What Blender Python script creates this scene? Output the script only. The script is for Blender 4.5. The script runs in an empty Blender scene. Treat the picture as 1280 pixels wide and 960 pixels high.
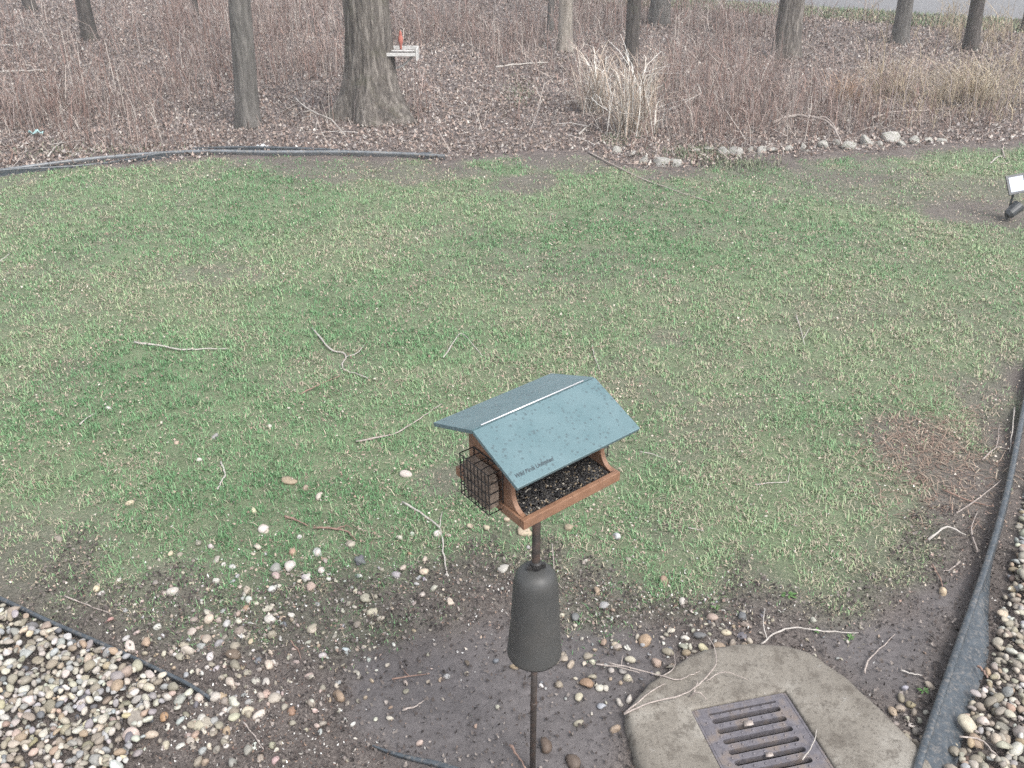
import bpy, bmesh, math, random
import numpy as np
from mathutils import Vector, Matrix, Euler

random.seed(7)
RNG = np.random.default_rng(11)
S = bpy.context.scene
COL = S.collection

# ---------------------------------------------------------------- camera
CAM_H, PITCH, FPX = 3.1, math.radians(29.0), 1150.0      # metres, down-tilt, focal length in photo pixels (1280 wide)
cam_data = bpy.data.cameras.new("camera")
cam_data.lens = 36.0 * FPX / 1280.0
cam_data.sensor_width = 36.0
cam_data.clip_start, cam_data.clip_end = 0.05, 2000.0
camera = bpy.data.objects.new("camera", cam_data)
camera.location = (0, 0, CAM_H)
camera.rotation_euler = (math.radians(90) - PITCH, 0, 0)
COL.objects.link(camera)
S.camera = camera

# ---------------------------------------------------------------- sky, sun, exposure (overcast)
SUN_EL, SUN_AZ = math.radians(52), math.radians(140)      # azimuth from +Y towards +X
world = bpy.data.worlds.new("World")
S.world = world
world.use_nodes = True
wn, wl = world.node_tree.nodes, world.node_tree.links
wn.clear()
w_out = wn.new("ShaderNodeOutputWorld")
w_bg = wn.new("ShaderNodeBackground")
w_sky = wn.new("ShaderNodeTexSky")
w_sky.sky_type = 'NISHITA'
w_sky.sun_disc = False
w_sky.sun_elevation = SUN_EL
w_sky.sun_rotation = SUN_AZ
w_sky.dust_density = 3.0
w_hs = wn.new("ShaderNodeHueSaturation")
w_hs.inputs["Saturation"].default_value = 0.30           # cloud cover greys the sky
wl.new(w_sky.outputs[0], w_hs.inputs["Color"])
wl.new(w_hs.outputs[0], w_bg.inputs["Color"])
w_bg.inputs["Strength"].default_value = 0.15
wl.new(w_bg.outputs[0], w_out.inputs["Surface"])

sun_data = bpy.data.lights.new("sun", 'SUN')
sun_data.energy = 1.4
sun_data.angle = math.radians(24)
sun_data.color = (1.0, 0.97, 0.93)
sun = bpy.data.objects.new("sun", sun_data)
sdir = Vector((math.sin(SUN_AZ) * math.cos(SUN_EL), math.cos(SUN_AZ) * math.cos(SUN_EL), math.sin(SUN_EL)))
sun.rotation_euler = (-sdir).to_track_quat('-Z', 'Y').to_euler()
sun.location = sdir * 30
COL.objects.link(sun)

S.view_settings.view_transform = 'Standard'
S.view_settings.look = 'None'
S.view_settings.gamma = 1.0
S.view_settings.use_curve_mapping = False
S.view_settings.exposure = 1.12
S.render.engine = 'CYCLES'
S.cycles.max_bounces = 6
S.cycles.volume_bounces = 1
S.cycles.use_denoising = False

# ---------------------------------------------------------------- helpers
def link(o, parent=None):
    COL.objects.link(o)
    if parent is not None:
        o.parent = parent
    return o

def tag(o, label=None, cat=None, group=None, kind=None):
    if label: o["label"] = label
    if cat: o["category"] = cat
    if group: o["group"] = group
    if kind: o["kind"] = kind
    return o

def empty(name, loc=(0, 0, 0), label=None, cat=None, group=None):
    o = bpy.data.objects.new(name, None)
    o.location = loc
    o.empty_display_size = 0.05
    link(o)
    return tag(o, label, cat, group)

def mesh_from(name, V, F, mat=None, col=None, smooth=False):
    """V (n,3); F list of tuples or an (m,k) array; col (n,3|4) colour per vertex."""
    me = bpy.data.meshes.new(name)
    V = np.asarray(V, dtype=np.float32)
    if isinstance(F, np.ndarray):
        m, k = F.shape
        me.vertices.add(len(V)); me.vertices.foreach_set("co", V.ravel())
        me.loops.add(m * k); me.loops.foreach_set("vertex_index", F.astype(np.int32).ravel())
        me.polygons.add(m)
        me.polygons.foreach_set("loop_start", np.arange(0, m * k, k, dtype=np.int32))
        me.polygons.foreach_set("loop_total", np.full(m, k, dtype=np.int32))
        me.update(calc_edges=True)
    else:
        me.from_pydata([tuple(map(float, v)) for v in V], [], [tuple(f) for f in F])
        me.update()
    if smooth:
        me.polygons.foreach_set("use_smooth", np.ones(len(me.polygons), dtype=bool))
    if col is not None:
        col = np.asarray(col, dtype=np.float32)
        if col.shape[1] == 3:
            col = np.hstack([col, np.ones((len(col), 1), np.float32)])
        a = me.color_attributes.new("Col", 'FLOAT_COLOR', 'POINT')
        a.data.foreach_set("color", col.ravel())
    if mat is not None:
        me.materials.append(mat)
    return me

def obj(name, me, parent=None, loc=None):
    o = bpy.data.objects.new(name, me)
    if loc is not None: o.location = loc
    return link(o, parent)

class MB:
    """collects shapes into one mesh"""
    def __init__(s): s.v, s.f = [], []
    def add(s, V, F):
        n = len(s.v); s.v += [tuple(map(float, p)) for p in V]; s.f += [tuple(i + n for i in f) for f in F]; return s
    def box(s, c, d, R=None):
        x, y, z = d[0] / 2, d[1] / 2, d[2] / 2
        V = [Vector(p) for p in ((-x,-y,-z),(x,-y,-z),(x,y,-z),(-x,y,-z),(-x,-y,z),(x,-y,z),(x,y,z),(-x,y,z))]
        if R is not None: V = [R @ p for p in V]
        V = [p + Vector(c) for p in V]
        return s.add(V, [(0,3,2,1),(4,5,6,7),(0,1,5,4),(1,2,6,5),(2,3,7,6),(3,0,4,7)])
    def tube(s, pts, r, n=6, cap=True):
        V, F = tube(pts, r, n, cap); return s.add(V, F)
    def prism(s, poly, y0, y1, axis='x'):
        """extrude a 2-d outline; axis x: outline is (y, z)"""
        n = len(poly)
        if axis == 'x': V = [(y0, a, b) for a, b in poly] + [(y1, a, b) for a, b in poly]
        elif axis == 'y': V = [(a, y0, b) for a, b in poly] + [(a, y1, b) for a, b in poly]
        else: V = [(a, b, y0) for a, b in poly] + [(a, b, y1) for a, b in poly]
        F = [tuple(range(n))[::-1], tuple(range(n, 2 * n))] + [(i, (i + 1) % n, n + (i + 1) % n, n + i) for i in range(n)]
        return s.add(V, F)
    def build(s, name, mat, parent=None, M=None, bevel=0.0, smooth=False, loc=None):
        V = [M @ Vector(p) for p in s.v] if M is not None else s.v
        me = mesh_from(name, np.array([tuple(p) for p in V]), s.f, mat)
        bm = bmesh.new(); bm.from_mesh(me)
        bmesh.ops.recalc_face_normals(bm, faces=bm.faces)
        if bevel > 0:
            es = [e for e in bm.edges if len(e.link_faces) == 2 and e.calc_face_angle(0) > 0.5]
            bmesh.ops.bevel(bm, geom=es, offset=bevel, segments=2, profile=0.6, affect='EDGES', clamp_overlap=True)
        bm.to_mesh(me); bm.free()
        if smooth:
            me.polygons.foreach_set("use_smooth", np.ones(len(me.polygons), dtype=bool))
        return obj(name, me, parent, loc)

def tube(pts, r, n=6, cap=True):
    pts = [Vector(p) for p in pts]
    rs = list(r) if hasattr(r, '__len__') else [r] * len(pts)
    V, F = [], []
    ref = Vector((0.31, 0.17, 0.93)).normalized()
    for i, p in enumerate(pts):
        t = (pts[min(i + 1, len(pts) - 1)] - pts[max(i - 1, 0)])
        t = t.normalized() if t.length > 1e-9 else Vector((0, 0, 1))
        a = t.cross(ref)
        if a.length < 1e-3: a = t.cross(Vector((1, 0, 0)))
        a.normalize(); b = t.cross(a)
        for k in range(n):
            an = 2 * math.pi * k / n
            V.append(p + (a * math.cos(an) + b * math.sin(an)) * rs[i])
    for i in range(len(pts) - 1):
        for k in range(n):
            F.append((i * n + k, i * n + (k + 1) % n, (i + 1) * n + (k + 1) % n, (i + 1) * n + k))
    if cap:
        F.append(tuple(range(n))[::-1]); F.append(tuple(range((len(pts) - 1) * n, len(pts) * n)))
    return V, F

def smooth_path(P, per=6):
    """Catmull-Rom through 3-d points"""
    P = [np.array(p, float) for p in P]
    if len(P) < 3: 
        return [P[0] + (P[-1] - P[0]) * t for t in np.linspace(0, 1, per + 1)]
    Q = [2 * P[0] - P[1]] + P + [2 * P[-1] - P[-2]]
    out = []
    for i in range(1, len(Q) - 2):
        for t in np.linspace(0, 1, per, endpoint=False):
            a, b, c, d = Q[i - 1], Q[i], Q[i + 1], Q[i + 2]
            out.append(0.5 * ((2 * b) + (c - a) * t + (2 * a - 5 * b + 4 * c - d) * t * t + (3 * b - a - 3 * c + d) * t ** 3))
    out.append(P[-1])
    return out

def _hash(ix, iy, seed):
    h = (ix.astype(np.int64) * 374761393 + iy.astype(np.int64) * 668265263 + seed * 1274126177) & 0xFFFFFFFF
    h = ((h ^ (h >> 13)) * 1274126177) & 0xFFFFFFFF
    return ((h ^ (h >> 16)) & 0xFFFFFF) / float(0xFFFFFF)

def vnoise(x, y, scale, seed=0):
    """value noise 0..1, cell size = scale"""
    x = np.asarray(x, float) / scale; y = np.asarray(y, float) / scale
    ix, iy = np.floor(x), np.floor(y); fx, fy = x - ix, y - iy
    fx = fx * fx * (3 - 2 * fx); fy = fy * fy * (3 - 2 * fy)
    a, b = _hash(ix, iy, seed), _hash(ix + 1, iy, seed); c, d = _hash(ix, iy + 1, seed), _hash(ix + 1, iy + 1, seed)
    return (a * (1 - fx) + b * fx) * (1 - fy) + (c * (1 - fx) + d * fx) * fy

def fbm(x, y, scale, seed=0, octv=4):
    s = 0; a = 0.5; t = 0
    for o in range(octv):
        s = s + a * vnoise(x, y, scale / 2 ** o, seed + o * 17); t += a; a *= 0.5
    return s / t

def sstep(a, b, x):
    t = np.clip((np.asarray(x, float) - a) / (b - a), 0, 1); return t * t * (3 - 2 * t)

# the lie of the land (metres); everything stands on it
def land(x, y):
    x = np.asarray(x, float); y = np.asarray(y, float)
    z = (fbm(x, y, 2.6, 5, 3) - 0.5) * 0.06 + (fbm(x, y, 0.35, 9, 3) - 0.5) * 0.02
    return z * sstep(0.9, 1.6, np.hypot((x - 1.06), (y - 2.5))) * (1 - 0.0 * x) 

def on_ground(u, v, z=0.0):
    """point of the ground that lies at picture position (u, v) of the 1280 x 960 photograph, z above the land"""
    dx, dy = (u - 640) / FPX, -(v - 480) / FPX
    d = np.array([dx, math.cos(PITCH) + dy * math.sin(PITCH), -math.sin(PITCH) + dy * math.cos(PITCH)])
    zz = z
    for _ in range(3):
        t = (zz - CAM_H) / d[2]
        p = d * t
        zz = z + float(land(p[0], p[1]))
    return np.array([p[0], p[1], zz])

def project(P):
    P = np.atleast_2d(np.asarray(P, float))
    x, y, z = P[:, 0], P[:, 1], P[:, 2] - CAM_H
    d = y * math.cos(PITCH) - z * math.sin(PITCH); w = y * math.sin(PITCH) + z * math.cos(PITCH)
    return 640 + FPX * x / d, 480 - FPX * w / d, d

def height_at(v, y):
    """height of a point seen at picture row v standing at distance y (near the picture's middle)"""
    dy = -(v - 480) / FPX
    return CAM_H + y * (-math.sin(PITCH) + dy * math.cos(PITCH)) / (math.cos(PITCH) + dy * math.sin(PITCH))

def world_poly(px): return np.array([on_ground(*p)[:2] for p in px])

def sdist(x, y, poly):
    """signed distance to a closed outline, inside positive"""
    x = np.asarray(x, float).ravel(); y = np.asarray(y, float).ravel()
    best = np.full(x.shape, 1e9); inside = np.zeros(x.shape, bool)
    n = len(poly)
    for i in range(n):
        ax, ay = poly[i]; bx, by = poly[(i + 1) % n]
        ex, ey = bx - ax, by - ay
        L = ex * ex + ey * ey + 1e-12
        t = np.clip(((x - ax) * ex + (y - ay) * ey) / L, 0, 1)
        best = np.minimum(best, np.hypot(x - ax - t * ex, y - ay - t * ey))
        c = ((ay > y) != (by > y)) & (x < (bx - ax) * (y - ay) / (by - ay + 1e-15) + ax)
        inside ^= c
    return np.where(inside, best, -best)

# ---------------------------------------------------------------- materials
def new_mat(name):
    m = bpy.data.materials.new(name); m.use_nodes = True
    nt = m.node_tree; nt.nodes.clear()
    out = nt.nodes.new("ShaderNodeOutputMaterial"); b = nt.nodes.new("ShaderNodeBsdfPrincipled")
    nt.links.new(b.outputs[0], out.inputs[0])
    return m, nt, b

def N(nt, kind, **kw):
    n = nt.nodes.new(kind)
    for k, v in kw.items():
        if k in n.inputs: n.inputs[k].default_value = v
        else: setattr(n, k, v)
    return n

def noise(nt, scale, detail=4, rough=0.6, vec=None, out="Fac"):
    n = N(nt, "ShaderNodeTexNoise", Scale=scale, Detail=detail, Roughness=rough)
    if vec is not None: nt.links.new(vec, n.inputs["Vector"])
    return n.outputs[out]

def ramp(nt, fac, stops):
    n = nt.nodes.new("ShaderNodeValToRGB")
    e = n.color_ramp.elements
    while len(e) < len(stops): e.new(0.5)
    for i, (p, c) in enumerate(stops):
        e[i].position = p; e[i].color = (*c, 1) if len(c) == 3 else c
    nt.links.new(fac, n.inputs[0]); return n.outputs[0]

def mix(nt, fac, a, b, mode='MIX'):
    n = nt.nodes.new("ShaderNodeMix"); n.data_type = 'RGBA'; n.blend_type = mode
    for s, v in ((n.inputs[0], fac), (n.inputs[6], a), (n.inputs[7], b)):
        if isinstance(v, (int, float)): s.default_value = v
        elif isinstance(v, tuple): s.default_value = (*v, 1)
        else: nt.links.new(v, s)
    return n.outputs[2]

def bump(nt, b, h, strength=0.4, dist=0.01):
    n = N(nt, "ShaderNodeBump", Strength=strength, Distance=dist)
    nt.links.new(h, n.inputs["Height"]); nt.links.new(n.outputs[0], b.inputs["Normal"]); return n

def coords(nt): return nt.nodes.new("ShaderNodeTexCoord").outputs["Object"]
def world_pos(nt): return nt.nodes.new("ShaderNodeNewGeometry").outputs["Position"]

def plain(name, c1, c2, scale=30, rough=0.6, bstr=0.2, bdist=0.003, metal=0.0, spec=0.5, detail=5, c3=None, s3=6):
    m, nt, b = new_mat(name)
    co = coords(nt)
    f = noise(nt, scale, detail, 0.65, co)
    c = ramp(nt, f, [(0.3, c1), (0.7, c2)])
    if c3:
        f3 = ramp(nt, noise(nt, s3, 4, 0.6, co), [(0.5, (0, 0, 0)), (0.68, (1, 1, 1))])
        c = mix(nt, f3, c, c3)
    nt.links.new(c, b.inputs["Base Color"])
    b.inputs["Roughness"].default_value = rough; b.inputs["Metallic"].default_value = metal
    b.inputs["Specular IOR Level"].default_value = spec
    if bstr: bump(nt, b, f, bstr, bdist)
    return m

def by_colour(name, rough=0.7, scale=60, amount=0.35, spec=0.3, bstr=0.0, transl=0.0):
    """colour from the mesh's own colour attribute, with a little grain"""
    m, nt, b = new_mat(name)
    a = nt.nodes.new("ShaderNodeAttribute"); a.attribute_name = "Col"
    f = noise(nt, scale, 3, 0.6, world_pos(nt))
    g = ramp(nt, f, [(0.25, (1 - amount,) * 3), (0.75, (1 + amount * 0.6,) * 3)])
    nt.links.new(mix(nt, 1.0, a.outputs["Color"], g, 'MULTIPLY'), b.inputs["Base Color"])
    b.inputs["Roughness"].default_value = rough; b.inputs["Specular IOR Level"].default_value = spec
    if transl: 
        b.inputs["Transmission Weight"].default_value = 0.0
    if bstr: bump(nt, b, f, bstr, 0.004)
    return m

MAT = {}
# ground: soil / lawn thatch / silt / woodland litter, blended by what lies where (vertex masks R, G, B)
m, nt, b = new_mat("ground_earth")
at = nt.nodes.new("ShaderNodeAttribute"); at.attribute_name = "Col"
sep = nt.nodes.new("ShaderNodeSeparateColor"); nt.links.new(at.outputs["Color"], sep.inputs[0])
wp = world_pos(nt)
n_f, n_m, n_l = noise(nt, 95, 5, 0.75, wp), noise(nt, 22, 5, 0.7, wp), noise(nt, 2.3, 4, 0.6, wp)
soil = ramp(nt, n_f, [(0.28, (0.054, 0.045, 0.042)), (0.5, (0.124, 0.106, 0.097)), (0.72, (0.25, 0.22, 0.198))])
soil = mix(nt, ramp(nt, n_m, [(0.45, (0, 0, 0)), (0.75, (0.6, 0.6, 0.6))]), soil, (0.075, 0.060, 0.055))
thatch = ramp(nt, n_f, [(0.25, (0.062, 0.088, 0.046)), (0.5, (0.130, 0.172, 0.096)), (0.75, (0.28, 0.27, 0.185))])
silt = ramp(nt, n_m, [(0.3, (0.082, 0.074, 0.074)), (0.7, (0.140, 0.128, 0.127))])
silt = mix(nt, ramp(nt, n_f, [(0.35, (0.5, 0.5, 0.5)), (0.5, (0, 0, 0))]), silt, (0.055, 0.05, 0.05))
wood = ramp(nt, n_m, [(0.25, (0.070, 0.056, 0.052)), (0.5, (0.140, 0.115, 0.108)), (0.75, (0.25, 0.215, 0.20))])
c = mix(nt, sep.outputs["Red"], soil, thatch)
c = mix(nt, sep.outputs["Blue"], c, wood)
c = mix(nt, sep.outputs["Green"], c, silt)
c = mix(nt, 1.0, c, ramp(nt, n_l, [(0.3, (0.86, 0.86, 0.86)), (0.7, (1.14, 1.14, 1.14))]), 'MULTIPLY')
nt.links.new(c, b.inputs["Base Color"])
rgh = N(nt, "ShaderNodeMapRange"); rgh.inputs["To Min"].default_value = 0.85; rgh.inputs["To Max"].default_value = 0.55
nt.links.new(sep.outputs["Green"], rgh.inputs["Value"]); nt.links.new(rgh.outputs[0], b.inputs["Roughness"])
b.inputs["Specular IOR Level"].default_value = 0.35
hs = N(nt, "ShaderNodeMapRange"); hs.inputs["To Min"].default_value = 0.9; hs.inputs["To Max"].default_value = 0.42
nt.links.new(sep.outputs["Green"], hs.inputs["Value"])
bp = bump(nt, b, mix(nt, 0.5, n_f, n_m), 0.8, 0.02); nt.links.new(hs.outputs[0], bp.inputs["Strength"])
MAT["ground"] = m

MAT["grass"] = by_colour("grass_blades", 0.55, 40, 0.2, 0.35)
MAT["litter"] = by_colour("dry_leaves", 0.75, 90, 0.35, 0.25)
MAT["stems"] = by_colour("dry_stems", 0.8, 30, 0.3, 0.2)
MAT["stone_mix"] = by_colour("mixed_stones", 0.62, 70, 0.28, 0.4, 0.15)
MAT["straw"] = by_colour("bleached_straw", 0.7, 30, 0.2, 0.25)

# single stones: the object's own colour
m, nt, b = new_mat("river_stone")
oi = nt.nodes.new("ShaderNodeObjectInfo")
f = noise(nt, 3.0, 5, 0.65, coords(nt)); f2 = noise(nt, 16.0, 4, 0.7, coords(nt))
g = ramp(nt, f, [(0.25, (0.70, 0.68, 0.66)), (0.75, (1.15, 1.13, 1.08))])
g2 = ramp(nt, f2, [(0.3, (0.78, 0.76, 0.74)), (0.6, (1.05, 1.05, 1.05))])
nt.links.new(mix(nt, 1.0, mix(nt, 1.0, oi.outputs["Color"], g, 'MULTIPLY'), g2, 'MULTIPLY'), b.inputs["Base Color"])
b.inputs["Roughness"].default_value = 0.6; b.inputs["Specular IOR Level"].default_value = 0.4
bump(nt, b, f2, 0.15, 0.05)
MAT["stone"] = m

MAT["twig"] = plain("twig_bark", (0.20, 0.165, 0.15), (0.44, 0.385, 0.345), 55, 0.75, 0.3)
MAT["twig_pale"] = plain("bleached_twig", (0.29, 0.265, 0.24), (0.50, 0.465, 0.425), 60, 0.7, 0.3)
MAT["twig_brown"] = plain("brown_twig", (0.14, 0.085, 0.065), (0.30, 0.20, 0.16), 55, 0.75, 0.3)
MAT["plastic"] = plain("weathered_black_plastic", (0.030, 0.038, 0.046), (0.066, 0.080, 0.093), 22, 0.38, 0.12, 0.002, 0, 0.55, c3=(0.13, 0.125, 0.12), s3=55)
MAT["plastic_grey"] = plain("sun_bleached_plastic", (0.075, 0.085, 0.096), (0.20, 0.215, 0.23), 9, 0.4, 0.1, 0.002, 0, 0.55, c3=(0.20, 0.19, 0.175), s3=30)
MAT["cast_iron"] = plain("worn_cast_iron", (0.105, 0.098, 0.110), (0.180, 0.168, 0.182), 40, 0.5, 0.25, 0.002, 0.25, 0.5, c3=(0.20, 0.165, 0.145), s3=14)
MAT["pit"] = plain("drain_pit", (0.02, 0.02, 0.02), (0.05, 0.045, 0.04), 10, 0.8)
MAT["rock"] = plain("mossy_fieldstone", (0.20, 0.19, 0.178), (0.50, 0.48, 0.45), 14, 0.8, 0.5, 0.02, c3=(0.12, 0.14, 0.075), s3=7)
MAT["asphalt"] = plain("old_asphalt", (0.12, 0.12, 0.125), (0.20, 0.20, 0.205), 25, 0.85, 0.3, 0.01)

# concrete with stains
m, nt, b = new_mat("weathered_concrete")
co = coords(nt)
f1, f2, f3 = noise(nt, 3.2, 5, 0.6, co), noise(nt, 75, 4, 0.7, co), noise(nt, 16, 6, 0.75, co)
c = ramp(nt, f1, [(0.3, (0.135, 0.120, 0.100)), (0.55, (0.192, 0.174, 0.148)), (0.72, (0.28, 0.262, 0.23))])
c = mix(nt, ramp(nt, f3, [(0.38, (0.75, 0.75, 0.75)), (0.5, (0, 0, 0))]), c, (0.090, 0.077, 0.063))
c = mix(nt, ramp(nt, f3, [(0.62, (0, 0, 0)), (0.74, (0.65, 0.65, 0.65))]), c, (0.35, 0.34, 0.32))
c = mix(nt, ramp(nt, f2, [(0.33, (0.8, 0.8, 0.8)), (0.45, (0, 0, 0))]), c, (0.075, 0.066, 0.055))
nt.links.new(c, b.inputs["Base Color"]); b.inputs["Roughness"].default_value = 0.85
bump(nt, b, mix(nt, 0.5, f2, f3), 0.8, 0.008)
MAT["concrete"] = m

# feeder: recycled plastic boards, wet
m, nt, b = new_mat("green_recycled_board")
co = coords(nt)
f1, f2 = noise(nt, 9, 4, 0.6, co), noise(nt, 110, 3, 0.6, co)
vo = N(nt, "ShaderNodeTexVoronoi", Scale=70.0, Randomness=1.0); nt.links.new(co, vo.inputs["Vector"])
c = ramp(nt, f1, [(0.3, (0.088, 0.150, 0.165)), (0.7, (0.118, 0.184, 0.200))])
drops = ramp(nt, vo.outputs["Distance"], [(0.22, (1, 1, 1)), (0.40, (0, 0, 0))])
patch = ramp(nt, noise(nt, 34, 3, 0.6, co), [(0.45, (0, 0, 0)), (0.57, (0.9, 0.9, 0.9))])
spk = mix(nt, 1.0, drops, patch, 'MULTIPLY')
c = mix(nt, spk, c, (0.065, 0.098, 0.108))
nt.links.new(c, b.inputs["Base Color"])
rr = ramp(nt, f2, [(0.3, (0.30, 0.30, 0.30)), (0.7, (0.46, 0.46, 0.46))]); nt.links.new(rr, b.inputs["Roughness"])
b.inputs["Specular IOR Level"].default_value = 0.6
bump(nt, b, f2, 0.12, 0.002)
MAT["roof"] = m
MAT["cedar"] = plain("cedar_recycled_board", (0.195, 0.104, 0.062), (0.265, 0.150, 0.094), 30, 0.5, 0.15, 0.002, c3=(0.14, 0.08, 0.056), s3=9)
MAT["hinge"] = plain("zinc_hinge", (0.75, 0.76, 0.78), (0.9, 0.9, 0.9), 40, 0.28, 0.0, metal=0.6)
MAT["pole"] = plain("rusty_dark_pole", (0.035, 0.030, 0.028), (0.075, 0.062, 0.055), 28, 0.55, 0.2, 0.002, 0.3, c3=(0.10, 0.065, 0.05), s3=22)
MAT["baffle"] = plain("weathered_baffle", (0.045, 0.046, 0.045), (0.066, 0.067, 0.065), 7, 0.5, 0.04, 0.002, 0.0, 0.4, c3=(0.068, 0.066, 0.062), s3=3)
MAT["wire"] = plain("black_wire", (0.012, 0.012, 0.013), (0.035, 0.033, 0.032), 60, 0.45, 0.0)
MAT["suet"] = plain("suet_cake", (0.13, 0.095, 0.075), (0.34, 0.27, 0.21), 70, 0.8, 0.6, 0.006)
MAT["ink"] = plain("dark_print", (0.030, 0.045, 0.055), (0.045, 0.06, 0.07), 30, 0.6, 0.0)
m, nt, b = new_mat("clear_plastic")
b.inputs["Base Color"].default_value = (0.78, 0.80, 0.80, 1); b.inputs["Roughness"].default_value = 0.12
b.inputs["Transmission Weight"].default_value = 0.92; b.inputs["IOR"].default_value = 1.2
MAT["clear"] = m
MAT["old_wood"] = plain("whitewashed_old_wood", (0.36, 0.35, 0.335), (0.60, 0.59, 0.57), 25, 0.75, 0.3)
MAT["dark_wood"] = plain("dark_floor_wood", (0.025, 0.022, 0.02), (0.06, 0.05, 0.045), 25, 0.8, 0.2)  # floors of tray and shelf, much darker than the boards around them
MAT["bird"] = plain("red_plumage", (0.30, 0.085, 0.062), (0.42, 0.15, 0.115), 50, 0.75, 0.2)
MAT["bird_beak"] = plain("orange_beak", (0.55, 0.20, 0.08), (0.6, 0.25, 0.1), 50, 0.5, 0.0)
MAT["glassy"] = plain("solar_glass_sky_sheen", (0.30, 0.34, 0.44), (0.36, 0.40, 0.50), 20, 0.16, 0.0, 0, 0.0, 1.0)  # pale base: the sky's reflection on the panel is put into the colour
MAT["black_case"] = plain("black_lamp_case", (0.02, 0.022, 0.024), (0.05, 0.055, 0.06), 20, 0.4, 0.05)
MAT["lens"] = plain("pale_lamp_lens", (0.55, 0.62, 0.60), (0.75, 0.8, 0.78), 12, 0.2, 0.0)
MAT["paper"] = plain("white_scrap", (0.75, 0.78, 0.78), (0.85, 0.86, 0.86), 12, 0.5, 0.0)
MAT["teal_scrap"] = plain("pale_teal_scrap", (0.32, 0.55, 0.55), (0.48, 0.66, 0.66), 12, 0.5, 0.0)
MAT["leaf_green"] = plain("weed_leaf", (0.055, 0.13, 0.035), (0.11, 0.21, 0.06), 40, 0.55, 0.1)

def bark(name, c1, c2, c3, moss=None):
    m, nt, b = new_mat(name)
    co = coords(nt)
    mp = nt.nodes.new("ShaderNodeMapping"); mp.inputs["Scale"].default_value = (1, 1, 0.16)
    nt.links.new(co, mp.inputs["Vector"])
    f1, f2 = noise(nt, 17, 5, 0.7, mp.outputs[0]), noise(nt, 60, 4, 0.7, mp.outputs[0])
    c = ramp(nt, f1, [(0.36, c1), (0.5, c2), (0.62, c3)])
    c = mix(nt, 0.35, c, ramp(nt, f2, [(0.35, c1), (0.65, c3)]))
    if moss:
        fm = ramp(nt, noise(nt, 3.5, 4, 0.6, co), [(0.55, (0, 0, 0)), (0.7, (0.5, 0.5, 0.5))])
        c = mix(nt, fm, c, moss)
    nt.links.new(c, b.inputs["Base Color"]); b.inputs["Roughness"].default_value = 0.9
    bump(nt, b, mix(nt, 0.6, f1, f2), 0.7, 0.03)
    return m
MAT["bark_oak"] = bark("furrowed_grey_bark", (0.026, 0.021, 0.018), (0.088, 0.076, 0.066), (0.25, 0.225, 0.20), (0.08, 0.078, 0.05))
MAT["bark_dark"] = bark("dark_bark", (0.022, 0.018, 0.016), (0.05, 0.043, 0.038), (0.115, 0.10, 0.09), (0.07, 0.08, 0.05))
MAT["bark_grey"] = bark("grey_bark", (0.052, 0.048, 0.044), (0.105, 0.098, 0.09), (0.18, 0.168, 0.155))
MAT["bark_pale"] = bark("pale_tan_bark", (0.14, 0.12, 0.10), (0.27, 0.24, 0.205), (0.40, 0.36, 0.31))

# ================================================================ the setting: ground, road
LAWN = world_poly([(-400,262),(0,218),(100,203),(240,196),(400,193),(560,198),(640,193),(740,192),(775,206),(850,210),(1000,199),(1100,189),
    (1190,183),(1280,178),(1700,172),(1700,480),(1340,455),(1312,500),(1285,570),(1258,645),(1215,705),(1120,748),(1010,785),(900,790),(820,795),
    (720,790),(640,785),(560,800),(470,812),(400,815),(320,822),(260,824),(210,826),(150,808),(60,795),(0,780),(-400,690)])
UPPER = world_poly([(-400,262),(0,218),(100,203),(240,196),(400,193),(560,198),(640,193),(740,192),(775,206),(850,210),(1000,199),(1100,189),(1190,183),(1280,178),(1700,172)])
MUD = [world_poly(p) for p in (
    [(425,835),(520,795),(640,778),(760,795),(850,790),(830,835),(790,880),(775,960),(790,1060),(520,1060),(470,940),(430,890)],
    [(1050,775),(1140,742),(1215,700),(1236,705),(1205,800),(1170,880),(1150,930),(1110,880),(1040,820),(985,800),(940,795),(930,775)])]
BARE = [(1150,555,.45,.55,.75),(1245,520,.24,.7,.65),(1222,640,.26,.4,.6),(1150,240,2.0,.8,.58),(1240,266,.9,.6,.9),(1060,215,1.0,.4,.5),(480,214,1.5,.5,.6),(660,228,.45,.4,.8),(60,662,.5,.4,.25),
    (30,694,.6,.35,.35),(1010,220,1.0,.45,.4),(560,600,.25,.2,.55),(320,206,.6,.3,.5),(850,216,.6,.3,.7),(270,345,.4,.25,.35),(700,205,.8,.3,.5),(840,420,.2,.2,.35)]
BARE = [(*on_ground(u, v)[:2], rx, ry, s) for u, v, rx, ry, s in BARE]

def wood_edge(x): return np.interp(x, UPPER[:, 0], UPPER[:, 1])
def woodland(x, y):
    return sstep(-0.2, 0.3, np.asarray(y) - wood_edge(x) + (fbm(x, y, 0.8, 31) - 0.5) * 0.7)
R0, R1 = np.array([7.93, 26.4]), np.array([12.6, 23.7])          # near edge of the road
RD = (R1 - R0) / np.linalg.norm(R1 - R0); RN = np.array([-RD[1], RD[0]])
def road_dist(x, y): return (np.asarray(x) - R0[0]) * RN[0] + (np.asarray(y) - R0[1]) * RN[1]

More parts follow.
